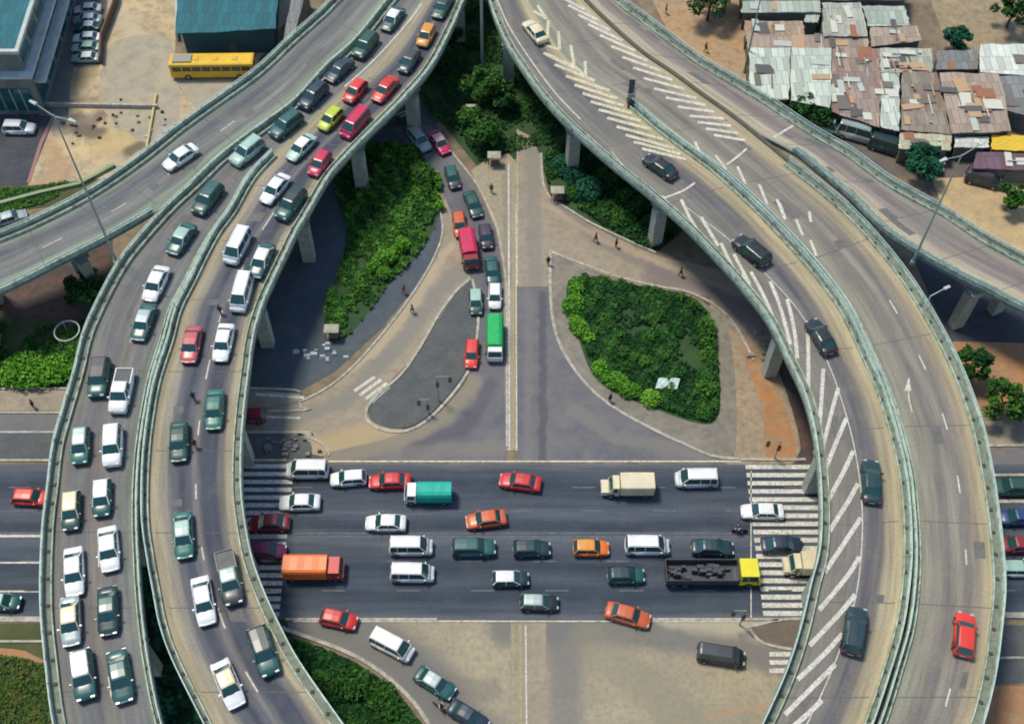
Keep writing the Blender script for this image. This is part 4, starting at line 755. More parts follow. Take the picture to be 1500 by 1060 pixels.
for k, c, x, y, dx, dy, rf, lb in [
 ('van', 'white', 450, 688, -9, 0, None, 'white minivan at the left end of the top lane of the main road'), ('hatch', 'white', 510, 700, -9, 0.5, None, 'white small car between the white minivan and the red car'),
 ('sedan', 'red', 571, 704, -9, 0, None, 'red car just left of the teal truck'), ('sedan', 'white', 565, 765, -9, 0, None, 'white saloon below the teal truck'),
 ('sedan', 'rust', 712, 760, -9, 1, None, 'rusty orange car in the second row of the main road'), ('sedan', 'red', 762, 705, -9, -1.5, None, 'red car in the top lane below the median'),
 ('van', 'white', 1020, 701, -9, 0, None, 'white minivan in the top lane near the right crossing'), ('sedan', 'white', 439, 735, -9, 0, None, 'white saloon just right of the left crossing'),
 ('sedan', 'dred', 394, 765, -9, 0, None, 'dark red car on the left crossing half under the flyover'), ('sedan', 'white', 1117, 748, -9, 0, None, 'white saloon on the right crossing'),
 ('van', 'white', 602, 800, 9, 0, None, 'white minivan uppermost left in the eastbound lanes'), ('suv', 'teal', 694, 802, 9, 0, None, 'teal car right of the uppermost white minivan'),
 ('hatch', 'dteal', 779, 803, 9, 0, None, 'deep teal small car left of the orange taxi'), ('hatch', 'orange', 866, 802, 9, 0, 'amber', 'orange taxi with an amber roof in the eastbound lanes'),
 ('van', 'white', 948, 799, 9, 0, None, 'white minivan right of the orange taxi'), ('sedan', 'dteal', 1044, 801, 9, 0, None, 'deep teal saloon above the black tipper truck'),
 ('sedan', 'blue', 1146, 797, 9, 0, None, 'dark blue saloon on the right crossing'), ('van', 'white', 604, 839, 9, 0, None, 'white minivan directly below another white minivan and right of the orange box truck'),
 ('hatch', 'dteal', 748, 847, 9, 0, 'white', 'deep teal small car with a white roof in the third eastbound position'), ('hatch', 'teal', 917, 842, 9, 0, 'dteal', 'teal small car just left of the black tipper truck'),
 ('hatch', 'black', 790, 882, 9, 0, 'silver', 'black small car with a grey roof alone in the lowest lane'), ('hatch', 'red', 496, 906, 9, 1.8, None, 'red car turning off the main road at the lower left'),
 ('sedan', 'rust', 920, 900, 9, 2.4, None, 'rusty orange car turning off the main road at the lower right'), ('van', 'white', 574, 944, 9, 4.6, None, 'white minivan on the curved slip road below the main road'),
 ('sedan', 'teal', 637, 999, 8, 5.4, 'silver', 'dark teal saloon with a grey roof behind the white minivan on the curved slip road'), ('sedan', 'blue', 686, 1048, 8, 5, None, 'dark blue car cut off by the bottom of the picture'),
 ('van', 'black', 1056, 959, 9, 1.4, 'grey', 'black van with a grey roof near the lower right slip road'), ('hatch', 'magenta', 392, 806, 9, 0, None, 'plum coloured car on the left crossing half under the flyover'),
 ('hatch', 'bred', 45, 728, 9, 0.4, None, 'red car at the left edge of the main road beyond the flyover'), ('hatch', 'teal', 2, 881, 9, 0, 'palegreen', 'teal car cut off by the left edge'),
 ('suv', 'green', 1482, 713, -9, 0, None, 'dark green car at the right edge above the white kerb'), ('hatch', 'dred', 1490, 797, -9, 0, None, 'dark red car at the right edge'),
 ('hatch', 'white', 1492, 832, 9, 0, 'palegreen', 'white car with a pale green roof at the right edge'), ('hatch', 'lblue', 1490, 757, -9, 0, None, 'navy blue car at the right edge below the white kerb'), ('hatch', 'dred', 364, 608, -9, 0, None, 'dark red car under the left flyover on the frontage street')]:
    car(k, c, x, y, dx, dy, 0.075 if 690 < y < 908 else 0.05, lb, GM, 1.0, rf)
GN = 'traffic jammed on the road between the flyovers'
for k, c, x, y, dx, dy, rf, lb in [
 ('sedan', 'crimson', 644, 208, 5, 7, 'pink', 'crimson car with a pale pink roof at the top of the jam'), ('suv', 'silver', 614, 204, 5, 6, None, 'silver car left of the crimson car with the pink roof'),
 ('sedan', 'blue', 598, 180, 5, 6, None, 'dark blue car deepest in the shade of the left flyover'), ('hatch', 'grey', 663, 259, 2, 7, 'teal', 'dark grey small car above the green saloon in the jam'),
 ('sedan', 'green', 693, 298, 2.4, 7, None, 'dark green saloon beside the pale kerb line in the jam'), ('hatch', 'rust', 673, 328, 1, 7, None, 'rusty orange car just above the crimson box truck'),
 ('hatch', 'purple', 712, 346, 1.2, 7, None, 'dark purple car right of the crimson box truck'), ('sedan', 'teal', 721, 396, 0.6, 7, None, 'dark teal car above the white car in the jam'),
 ('hatch', 'green', 697, 441, 0, 7, 'palegreen', 'green small car with a pale roof beside the white car in the jam'), ('hatch', 'white', 725, 433, 0, 7, None, 'white small car just above the green box truck'),
 ('hatch', 'bred', 691, 517, -0.8, 7, None, 'bright red car beside the green box truck')]:
    car(k, c, x, y, dx, dy, 0.055, lb, GN, 0.97, rf)
car('suv', 'white', 28, 187, 9, 0.4, 0.05, 'white pickup like car on the side street at the left edge', 'cars parked in the upper left', 0.95)
car('sedan', 'silver', 14, 318, 9, -3, 0.05, 'silver car on the lane below the ramp at the left edge', 'cars parked in the upper left', 0.95)
PK = [(128, 12, 'white', 'topmost of the six cars parked in a column beside the yard wall'), (128, 27, 'silver', 'second of the six parked cars from the top'), (128, 38, 'green', 'third of the six parked cars from the top, green'), (127, 54, 'white', 'fourth of the six parked cars from the top, below the gap'), (126, 68, 'palegreen', 'fifth of the six parked cars from the top'), (125, 83, 'silver', 'lowest of the six parked cars')]
for x, y, c, lb in PK: car('sedan', c, x, y, -9, 0.2, 0.055, lb + ', ' + {'white': 'white', 'silver': 'silver grey', 'green': 'dark green', 'palegreen': 'pale green'}[c] if c != 'green' else lb, 'cars parked in the upper left', 0.9, 'white' if c in ('green', 'silver') else None)
# ---- trucks
def truck(name, cat, label, px, py, dx, dy, zs, L, W, hb, cabl, cc, bc, group=GM, nose=0.0, open_bed=False, hh=1.2, round_=0.12, cab_h=2.1):
    o = empty(name, vehicle_loc(px, py, zs, hh), heading(px, py, dx, dy, zs), label, cat, group); h = W / 2; hl = L / 2
    def P(nm, mb, m_, par=None, smooth=False): return mesh_obj(nm, mb.V, mb.F, m_, par or o, smooth, None, True, mb.M if isinstance(m_, list) else None)
    ch = MB(); ch.box(-hl + .1, hl - .25, -h * .55, h * .55, .45, .72); ch.box(-hl, -hl + .12, -h * .9, h * .9, .42, .58); P('chassis', ch, TRIM)
    x0 = hl - cabl; xn = hl - nose
    cb = MB()
    if nose > 0.3:
        cb.box(x0, xn, -h * .92, h * .92, .5, 1.25); cb.box(xn, hl, -h * .84, h * .84, .5, 1.12, tx=.03, ty=.06)
        cb.hexa([(x0, -h * .92, 1.25), (xn, -h * .92, 1.25), (xn, h * .92, 1.25), (x0, h * .92, 1.25)], [(x0, -h * .8, cab_h), (xn - .45, -h * .8, cab_h), (xn - .45, h * .8, cab_h), (x0, h * .8, cab_h)])
    else:
        cb.box(x0, hl, -h * .95, h * .95, .5, 1.25, ty=.02)
        cb.hexa([(x0, -h * .93, 1.25), (hl - .03, -h * .93, 1.25), (hl - .03, h * .93, 1.25), (x0, h * .93, 1.25)], [(x0, -h * .84, cab_h), (hl - .4, -h * .84, cab_h), (hl - .4, h * .84, cab_h), (x0, h * .84, cab_h)])
    P('cab', cb, PC[cc])
    xf = xn if nose > .3 else hl - .03; xt = xn - .45 if nose > .3 else hl - .4; a = 0.12; e_ = 0.012
    lerp = lambda t, y: (xf + (xt - xf) * t + e_, y, 1.25 + (cab_h - 1.25) * t + e_)
    wsd = MB(); wsd.add([lerp(a, -h * .84), lerp(a, h * .84), lerp(1 - a, h * .76), lerp(1 - a, -h * .76)], [(0, 1, 2, 3)]); P('windshield', wsd, GLASS)
    for s in (-1, 1):
        sw = MB(); sw.add([(x0 + .2, s * (h * .92 + e_), 1.32), (xt + .05, s * (h * .92 + e_), 1.32), (xt - .08, s * (h * .84 + e_ * 2), cab_h - .12), (x0 + .2, s * (h * .84 + e_ * 2), cab_h - .12)], [(0, 1, 2, 3)]); P('side_window', sw, GLASS)
        q = MB(); q.box(hl - .05, hl + .02, *sorted((s * h * .5, s * h * .82)), .72, .9); P('headlight', q, HEADL)
        q = MB(); q.box(xt - .1, xt + .0, *sorted((s * h, s * (h + .22))), 1.35, 1.7); P('mirror', q, TRIM)
        q = MB(); q.box(-hl - .02, -hl + .02, *sorted((s * h * .7, s * h * .9)), .6, .76); P('tail_light', q, TAILL)
    xb = x0 - .1
    if open_bed:
        bd = MB(); bd.box(-hl, xb, -h, h, .75, .88)
        for s in (-1, 1): bd.box(-hl, xb, *sorted((s * h, s * (h - .08))), .881, hb)
        bd.box(xb - .08, xb, -h + .081, h - .081, .881, hb + .3); bd.box(-hl, -hl + .08, -h + .081, h - .081, .881, hb)
        n_ = int((xb + hl) / 0.9)
        for i in range(n_):
            for s in (-1, 1): bd.box(-hl + .3 + i * .9, -hl + .38 + i * .9, *sorted((s * h, s * (h + .06))), .8, hb + .04)
        P('cargo_bed', bd, PC[bc]); ld = MB()
        for i in range(24): 
            x = random.uniform(-hl + .5, xb - .7); y = random.uniform(-h + .4, h - .4); s_ = random.uniform(.25, .5); ld.box(x - s_, x + s_, y - s_ * .6, y + s_ * .6, .9, random.uniform(1.05, hb - .1), tx=.06, ty=.06)
        P('load', ld, mat('grey cargo', (0.09, 0.09, 0.10), (0.05, 0.05, 0.06), scale=2))['kind'] = 'stuff'
    else:
        r = round_; bd = MB(); sec = [(-h, .78), (-h, hb - r), (-h + r * .3, hb - r * .3), (-h + r, hb), (h - r, hb), (h - r * .3, hb - r * .3), (h, hb - r), (h, .78)]
        n_ = 7; VV = []
        for i in range(n_):
            x = -hl + (xb + hl) * i / (n_ - 1); k_ = 1.0 if 0 < i < n_ - 1 else 0.97
            VV += [(x, y * k_, z if z < 1 else z - (0.02 if i % 2 and round_ > .3 else 0)) for y, z in sec]
        FF = [(i * 8 + j, i * 8 + (j + 1) % 8, i * 8 + 8 + (j + 1) % 8, i * 8 + 8 + j) for i in range(n_ - 1) for j in range(8)] + [tuple(range(7, -1, -1)), tuple(range(8 * n_ - 8, 8 * n_))]
        bd.add(VV, FF); P('cargo_box', bd, PC[bc])
        q = MB()
        for i in range(8): x = -hl + .2 + i * (xb + hl - .4) / 7; [q.box(x - .03, x + .03, *sorted((s * h, s * (h + .03))), .8, hb - r) for s in (-1, 1)]
        P('box_rib', q, PC[bc])
    wm = CARMESH['_wheel']
    xsw = [hl - cabl * .55, -hl + .9] + ([-hl + 2.1] if L > 8 else [])
    for x in xsw:
        for s in (-1, 1):
            c = bpy.data.objects.new('wheel', wm); COL.objects.link(c); c.parent = o; c.location = (x, s * (h - .14), .45); c.scale = (1.3, 1.3, 1.3)
    return o
truck('box_truck', 'truck', 'small truck with a white cab and a teal tarpaulin box on the main road', 627, 722, -9, 0, .075, 5.3, 2.0, 2.5, 1.35, 'white', 'tealbox', round_=.5)
truck('box_truck', 'truck', 'cream box truck with a short bonnet in the top lane of the main road', 919, 711, -9, 0, .075, 5.9, 2.1, 2.5, 2.0, 'cream', 'cream', nose=0.85)
truck('box_truck', 'truck', 'orange box truck with a red cab just right of the left crossing', 460, 832, 9, 0, .075, 6.4, 2.3, 2.6, 1.6, 'red', 'orange', round_=.35)
truck('tipper_truck', 'truck', 'long black open truck with a yellow cab beside the right crossing', 1044, 838, 9, 0, .075, 10.2, 2.5, 1.9, 2.3, 'yellow', 'grey', open_bed=True, cab_h=2.5)
truck('box_truck', 'truck', 'cream truck half hidden under the right flyover on the crossing', 1186, 826, -9, 0, .075, 5.6, 2.2, 2.4, 1.7, 'cream', 'cream', nose=0.6)
truck('box_truck', 'truck', 'green tarpaulin truck with a white cab at the front of the jam', 725, 496, 0, 7, .055, 5.8, 2.0, 2.5, 1.1, 'white', 'greenbox', GN, round_=.5)
truck('box_truck', 'truck', 'crimson rounded box truck in the jam between the flyovers', 687, 366, 1.2, 7, .055, 5.4, 2.1, 2.5, 1.3, 'dred', 'crimson', GN, round_=.5)
# yellow bus in the yard
def bus():
    p = at(315, 108, 0.04); o = empty('bus', p, R(1), 'long yellow bus parked along the teal roofed warehouse', 'bus')
    L, h = 12.0, 1.25; hl = L / 2
    def P(nm, mb, m_): return mesh_obj(nm, mb.V, mb.F, m_, o, False, None, True)
    b = MB(); b.box(-hl, hl, -h, h, .4, 1.55); b.box(-hl, hl, -h + .04, h - .04, 2.35, 2.75); b.box(-hl + .02, -hl + .3, -h + .05, h - .05, 1.55, 2.35)
    for i in range(9): x = -hl + .3 + i * 1.42; [b.box(x - .07, x + .07, *sorted((s * (h - .06), s * (h - .01))), 1.55, 2.35) for s in (-1, 1)]
    P('body', b, PC['bus'])
    for s in (-1, 1): q = MB(); q.box(-hl + .3, hl - .1, *sorted((s * (h - .12), s * (h - .07))), 1.551, 2.349); P('window_band', q, GLASS)
    q = MB(); q.box(hl - .09, hl - .04, -h + .13, h - .13, 1.551, 2.349); P('windshield', q, GLASS)
    q = MB(); q.box(-hl + .1, hl - .1, -h + .1, h - .1, 2.75, 2.84, tx=.1, ty=.15); P('roof', q, PC['bus'])
    q = MB(); q.box(-hl + .5, -hl + 3.2, -.8, .8, 2.842, 3.05); P('roof_rack', q, mat('grey tarp', (0.3, 0.3, 0.25)))
    for x in (-2.2, .6, 3.4): q = MB(); q.box(x - .4, x + .4, -.4, .4, 2.842, 2.93, tx=.06, ty=.06); P('roof_hatch', q, mat('bus hatch', (0.6, 0.42, 0.08)))
    for x in (-hl + 2.4, hl - 2.2):
        for s in (-1, 1): c = bpy.data.objects.new('wheel', CARMESH['_wheel']); COL.objects.link(c); c.parent = o; c.location = (x, s * (h - .1), .48); c.scale = (1.45,) * 3
    for s in (-1, 1): q = MB(); q.box(hl, hl + .03, *sorted((s * .7, s * 1.05)), .7, .95); P('headlight', q, HEADL)
bus()
# ================================================================== BUILDINGS
TEALR = rust_mat('teal sheet roof', (0.0, 0.12, 0.15), (0.005, 0.085, 0.10), .2, 0.8)
WALLG = mat('grey render', (0.20, 0.22, 0.21), (0.15, 0.17, 0.165), scale=0.5, c3=(0.08, 0.09, 0.09), s3=1.3, amt3=0.5); LEDGE = mat('pale ledge', (0.50, 0.56, 0.52), (0.38, 0.43, 0.40), scale=1)
DGLASS = mat('facade glass', (0.01, 0.07, 0.085), (0.02, 0.12, 0.13), rough=0.15, scale=0.8)
def office():
    p = at(65, 168); a = at(28, 75, 11.5); b = at(52, 0, 11.5); d = (b - a); d.z = 0; d.normalize(); s = Vector((-1, 0.0, 0))
    o = empty('office_building', p, 0, 'stepped grey office building with a teal flat roof in the upper left corner', 'building')
    def Q(u0, u1, v0, v1): return [(p + s * u + d * v).xy.to_tuple() for u, v in ((u0, v0), (u0, v1), (u1, v1), (u1, v0))]
    def blk(nm, q, z0, z1, m_, par=None): mb = MB(); mb.hexa([c + (z0,) for c in q][::-1], [c + (z1,) for c in q][::-1], 0); return mb.build(nm, m_, par or o)
    blk('wall', Q(0, 45, 0, 40), 0, 7.4, WALLG); blk('ledge', Q(-.9, 46, -.9, 41), 7.4, 7.8, LEDGE); blk('upper_wall', Q(.3, 45, .3, 40), 7.8, 11.2, WALLG); blk('roof_edge', Q(-.25, 45.5, -.25, 40.5), 11.2, 11.7, LEDGE); blk('roof', Q(.35, 45, .35, 40), 11.7, 11.78, TEALR)
    blk('side_ledge', Q(-1.6, -.01, 1.0, 38), 5.0, 5.3, LEDGE)
    for k in range(7): u = .6 + k * 4.6; w_ = blk('window', Q(u, u + 4.1, -.12, -.02), .9, 4.9, DGLASS); 
    for k in range(7): u = .6 + k * 4.6; [blk('mullion', Q(u + j, u + j + .1, -.2, -.121), .9, 4.9, LEDGE) for j in (1.3, 2.7)]
    for k in range(8): v = 1.2 + k * 4.5; blk('window', Q(-.1, -.02, v, v + 3.4), 5.5, 7.0, DGLASS); blk('window', Q(-.1, -.02, v, v + 3.4), 1.2, 4.4, DGLASS)
    for k in range(8): v = 1.2 + k * 4.5; blk('window', Q(.2, .28, v, v + 3.2), 8.6, 10.4, DGLASS)
    for u, v in ((6, 8), (16, 5), (13, 19)): blk('roof_unit', Q(u, u + 1.6, v, v + 1.3), 11.78, 12.6, LEDGE)
office()
def box_building(name, label, roofq, z, mroof, mwall, cat='building', slope=0.5, inset=0.35, group=None, roofm=None, extras=0, door=True, rid=None):
    """roofq: the four traced roof corners (front-left, front-right, back-right, back-left) at height z"""
    W = [at(x, y, z) for x, y in roofq]; c = sum(W, Vector()) / 4; o = empty(name, (c.x, c.y, 0), 0, label, cat, group)
    top = [W[0].copy(), W[1].copy(), W[2] + Vector((0, 0, slope)), W[3] + Vector((0, 0, slope))]
    n = 8; mb = MB()                                                # wavy worn sheet: slightly uneven slab
    V = []
    for i in range(n + 1):
        for j in range(n + 1):
            u, v = i / n, j / n; q = top[0].lerp(top[1], u).lerp(top[3].lerp(top[2], u), v); e = random.uniform(-.04, .05) if (0 < i < n and 0 < j < n) else 0
            ex = Vector((random.uniform(-.12, .12), random.uniform(-.12, .12), 0)) if i in (0, n) or j in (0, n) else Vector((0, 0, 0))
            V.append(q + ex + Vector((0, 0, e)))
    m_ = (n + 1) ** 2; F = [(i * (n + 1) + j, (i + 1) * (n + 1) + j, (i + 1) * (n + 1) + j + 1, i * (n + 1) + j + 1) for i in range(n) for j in range(n)]
    V2 = [v - Vector((0, 0, .14)) for v in V]; rim = [i * (n + 1) for i in range(n + 1)] + [n * (n + 1) + j for j in range(1, n + 1)] + [i * (n + 1) + n for i in range(n - 1, -1, -1)] + [j for j in range(n - 1, 0, -1)]
    F2 = [tuple(x + m_ for x in f[::-1]) for f in F]; F3 = [(rim[i], rim[i] + m_, rim[(i + 1) % len(rim)] + m_, rim[(i + 1) % len(rim)]) for i in range(len(rim))]
    mb.add(V + V2, F + F2 + F3); mb.build('roof', mroof, o)
    wb = MB(); I = []
    for k in range(4):
        dvec = (c - W[k]); dvec.z = 0; I.append(W[k] + dvec.normalized() * inset * 1.4)
    wb.hexa([(q.x, q.y, 0) for q in I], [(q.x, q.y, z - .16 + (slope if k > 1 else 0) * .9) for k, q in enumerate(I)]); wb.build('wall', mwall, o)
    if door:
        dv = (I[1] - I[0]); dv.z = 0; L = dv.length; dv.normalize(); nv = Vector((dv.y, -dv.x, 0)); t = random.uniform(.2, .6) * L; q0 = I[0] + dv * t
        db = MB(); h_ = min(2.1, z - .5); db.hexa([(q0 + nv * .01).xy.to_tuple() + (0.03,), (q0 + dv * 1.1 + nv * .01).xy.to_tuple() + (0.03,), (q0 + dv * 1.1 + nv * .08).xy.to_tuple() + (0.03,), (q0 + nv * .08).xy.to_tuple() + (0.03,)],
            [(q0 + nv * .01).xy.to_tuple() + (h_,), (q0 + dv * 1.1 + nv * .01).xy.to_tuple() + (h_,), (q0 + dv * 1.1 + nv * .08).xy.to_tuple() + (h_,), (q0 + nv * .08).xy.to_tuple() + (h_,)]); db.build('door', mat('door paint', (0.10, 0.12, 0.13)), o)
    for e in range(int(extras * 1.1)):                                         # loose patch sheets, planks and weights lying on the roof
        u, v = random.uniform(.08, .8), random.uniform(.08, .8); q = top[0].lerp(top[1], u).lerp(top[3].lerp(top[2], u), v); a = random.choice((0, 0, .15, -.1, 1.57)); lx, ly = random.choice(((.9, 2.4), (.8, 1.6), (.15, 2.6), (1.4, 1.2), (.35, .35), (.12, 3.6), (1.8, 2.6), (2.6, 1.0))); ca, sa = math.cos(a), math.sin(a)
        zz = q.z + .06 + .012 * e; sl_ = slope / max(1, (top[3] - top[0]).length); sb = MB(); f = lambda x, y: (q.x + x * ca - y * sa, q.y + x * sa + y * ca)
        cs = [(-lx / 2, -ly / 2), (lx / 2, -ly / 2), (lx / 2, ly / 2), (-lx / 2, ly / 2)]; th = .05 if lx > .5 else .18
        sb.hexa([f(x, y) + (zz + y * sl_,) for x, y in cs], [f(x, y) + (zz + th + y * sl_,) for x, y in cs]); sb.build('roof_patch', random.choice(PATCH), o)
    return o
RU = (0.20, 0.10, 0.065); R1 = rust_mat('mint sheet', (0.52, 0.58, 0.49), (0.38, 0.36, 0.28), .1); R2 = rust_mat('rusty sheet', (0.33, 0.25, 0.20), RU, .35); R3 = rust_mat('brown sheet', (0.37, 0.29, 0.225), (0.26, 0.17, 0.12), .3)
R4 = rust_mat('grey brown sheet', (0.27, 0.235, 0.185), (0.19, 0.10, 0.065), .45); R5 = rust_mat('weathered green grey sheet', (0.40, 0.42, 0.34), (0.26, 0.23, 0.17), .35); R6 = rust_mat('pale green sheet', (0.40, 0.46, 0.38), (0.3, 0.3, 0.24), .1); R7 = rust_mat('slate sheet', (0.21, 0.22, 0.215), (0.17, 0.15, 0.13), .25)
R8 = rust_mat('white sheet', (0.62, 0.66, 0.58), (0.5, 0.45, 0.33), .1); R9 = rust_mat('cream sheet', (0.50, 0.48, 0.33), (0.33, 0.26, 0.15), .35); R10 = rust_mat('tan sheet', (0.42, 0.33, 0.22), (0.26, 0.13, 0.07), .5)
PATCH = [mat('patch a', (0.55, 0.55, 0.46)), mat('patch b', (0.30, 0.13, 0.07)), mat('patch c', (0.16, 0.14, 0.12)), mat('patch d', (0.42, 0.47, 0.42)), mat('patch e', (0.45, 0.30, 0.18)), mat('patch f', (0.1, 0.1, 0.1))]
WSH = mat('shack wall', (0.17, 0.15, 0.12), (0.10, 0.095, 0.08), scale=0.8); WDK = mat('dark shack wall', (0.06, 0.065, 0.06), (0.10, 0.09, 0.08), scale=0.8)
GS = 'tin roofed shacks in the upper right'
SH = [([(1086,19),(1203,18),(1200,3),(1088,3)],3.2,R6,'long pale green shed along the top edge',.3,2),
 ([(1084,0),(1330,0),(1330,-30),(1084,-30)],3.6,R7,'grey shed behind the long pale green shed at the top edge',.3,2),
 ([(1178,33),(1199,33),(1200,20),(1181,20)],2.6,R1,'tiny pale mint roof at the right end of the long pale green shed',.2,0),
 ([(1090,52),(1178,52),(1176,33),(1090,33)],2.8,R10,'tan shack between the white pole and the tiny mint roof',.3,5),
 ([(1206,53),(1272,53),(1260,8),(1204,8)],3.6,R5,'weathered green grey shack at the top with a skewed roof',.5,6),
 ([(1272,38),(1334,38),(1324,12),(1262,12)],3.3,R6,'clean pale green shack near the top right of the cluster',.4,1),
 ([(1277,68),(1352,60),(1342,41),(1273,43)],3.0,R3,'narrow shack with white edge and brown roof strip below the clean pale green roof',.3,3),
 ([(1095,73),(1273,73),(1270,54),(1092,53)],3.0,R3,'long brown rusty roof running across the cluster',.3,7),
 ([(1098,142),(1156,146),(1156,75),(1096,75)],3.4,R1,'left of the two big mint white roofs',.6,3),
 ([(1158,147),(1216,158),(1217,75),(1158,75)],3.7,R1,'right of the two big mint white roofs',.6,3),
 ([(1200,158),(1288,186),(1288,106),(1217,103)],3.1,R2,'rusty striped roof with pale ribs beside the mint roofs',.5,14),
 ([(1218,102),(1288,105),(1288,74),(1218,74)],3.5,R2,'dark rusty upper roof above the striped one',.4,8),
 ([(1290,106),(1366,106),(1364,74),(1288,74)],3.7,R5,'pale weathered roof littered with small dark boards',.4,16),
 ([(1290,186),(1318,192),(1316,108),(1290,108)],3.2,R1,'narrow pale mint roof strip between two brown roofs',.4,5),
 ([(1320,190),(1392,196),(1372,110),(1320,110)],3.3,R4,'grey brown roof right of the narrow mint strip',.5,10),
 ([(1394,196),(1482,192),(1462,112),(1374,110)],3.6,R3,'wide brown roof with a pile of pale scrap on its corner',.5,16),
 ([(1372,102),(1433,102),(1432,76),(1370,76)],3.0,R7,'plain slate grey roof below the small dark tree',.3,1),
 ([(1436,106),(1520,112),(1516,68),(1434,68)],3.8,R8,'bright white roof at the right edge',.4,1),
 ([(1470,160),(1540,180),(1530,116),(1462,114)],3.3,R7,'slate grey roof at the right edge below the white roof',.4,2),
 ([(1316,218),(1393,220),(1393,198),(1318,196)],2.9,R9,'cream roofed stall in front of the grey brown roof',.2,3),
 ([(1398,216),(1448,216),(1448,202),(1398,202)],2.6,R8,'long low white canopy strip left of the yellow awning',.15,0),
 ([(1452,219),(1510,222),(1510,200),(1452,199)],2.7,mat('yellow awning', (0.72,0.45,0.02),(0.6,0.42,0.05),scale=.6),'yellow awning at the right edge',.15,0),
 ([(1424,246),(1520,250),(1520,226),(1430,224)],2.6,rust_mat('plum sheet',(0.16,0.09,0.12),(0.10,0.05,0.04),.4),'dark plum coloured roof under the yellow awning',.2,3)]
for q, z, m_, lb, sl_, ex in SH: box_building('shack', lb, q, z, m_, WSH if ex < 9 else WDK, 'shack', sl_, .3, GS, extras=ex)
box_building('warehouse', 'warehouse with a large plain teal roof and white gable edge behind the yellow bus', [(256, 50), (404, 42), (412, -90), (268, -90)], 5.2, TEALR, mat('teal shade wall', (0.02, 0.08, 0.10), (0.03, 0.10, 0.11)), 'building', .8, .9)
box_building('shed', 'narrow grey shed right of the teal warehouse', [(410, 78), (424, 74), (452, -20), (432, -20)], 3.5, R7, WSH, 'building', .2)
def simple(name, label, cat, parts, group=None, base=None):
    o = empty(name, base, 0, label, cat, group)
    for nm, mb, m_ in parts: mb.build(nm, m_, o)
    return o
# buses/lorries parked beside the lane in the upper right: long roofs
for q, c, lb in (([1258, 196], 'silver', 'grey minibus parked in the dirt lane beside the striped roof'), ([1210, 184], 'palegreen', 'pale green van in the dirt lane under the flyover hedge'), ([1440, 262], 'purple', 'dark purple van parked at the top of the ochre yard')):
    car('van', c, q[0], q[1], 9, 2.4, 0.04, lb, 'vans in the upper right lane', 1.25 if c == 'silver' else 1.0)
car('van', 'blue', 1355, 240, 9, 2, 0.04, 'dark blue van beside the blue green tree in the lane', 'vans in the upper right lane', 1.1)
car('van', 'dteal', 1300, 214, 9, 3, 0.04, 'deep teal van in the lane left of the cream roofed stall', 'vans in the upper right lane', 1.1)
# ---- walls of the yards
def wall(pts, h, t, label, m_, z0=0):
    mb = MB(); strip([at(x, y) for x, y in pts], 0, t, z0, h, mb); p = at(*pts[0]); L = p
    o = mesh_obj('wall', mb.V, mb.F, m_); return tag(o, label, 'wall', 'yard walls')
wall([(170, -60), (172, 4), (150, 62), (148, 95)], 1.6, .25, 'thin brown wall beside the column of parked cars', mat('brown wall', (0.13, 0.08, 0.06)))
wall([(228, 140), (214, 218)], .45, .3, 'yellowish low wall down the middle of the sandy yard', mat('ochre wall', (0.50, 0.42, 0.18)))
wall([(66, 157), (232, 160)], .7, .35, 'long pale low wall across the sandy yard', KERB)
wall([(-120, 342), (0, 302), (60, 286), (118, 273), (170, 245)], .5, .5, 'low pale green boundary wall beside the ramp in the upper left', mat('mossy wall', (0.28, 0.36, 0.20), (0.2, 0.28, 0.15)))
wall([(262, 60), (262, -60)], 1.2, .3, 'white gable side wall next to the teal warehouse', LEDGE)
# ---- masts
def mast(px, py, z0, h, label, arms, r=.17):
    p = at(px, py, z0); b = Vector((p.x, p.y, z0)); o = empty('lamp_mast', b, 0, label, 'lamp mast', 'tall lamp masts')
    m1 = MB(); m1.tube(b, b + Vector((0, 0, h)), r, r * .45, 10); m1.tube(b, b + Vector((0, 0, .5)), r * 1.8, r * 1.6, 10); m1.build('pole', mat('mast steel', (0.26, 0.32, 0.28), rough=.5), o)
    t = b + Vector((0, 0, h))
    for a in arms:
        q = t + Vector((math.cos(a) * 2.2, math.sin(a) * 2.2, .35)); m2 = MB(); m2.tube(t - Vector((0, 0, .2)), q, .07, .05, 6); m2.build('arm', MATS['mast steel'], o)
        m3 = MB(); e = Vector((math.cos(a), math.sin(a), 0)); n_ = Vector((-e.y, e.x, 0)) * .2; m3.hexa([q - n_, q + e * .9 - n_ * .6, q + e * .9 + n_ * .6, q + n_], [v + Vector((0, 0, .16)) for v in (q - n_, q + e * .9 - n_ * .6, q + e * .9 + n_ * .6, q + n_)]); m3.build('lamp_head', LEDGE, o)
mast(172, 386, ZD - .6, 24.3, 'tall lamp mast leaning over the ramp from the left flyover railing', (2.6, -.5))
mast(1336, 386, ZD - .6, 18.5, 'tall lamp mast at the railing of the eastern ramp', (.5, 3.6))
mast(707, 108, 0, 32, 'very tall pale mast between the two flyovers running out of the top', (0, 3.14), .24)
mast(1090, 106, 0, 15, 'white pole at the corner of the shacks beside the ochre ground', (.4,), .16)
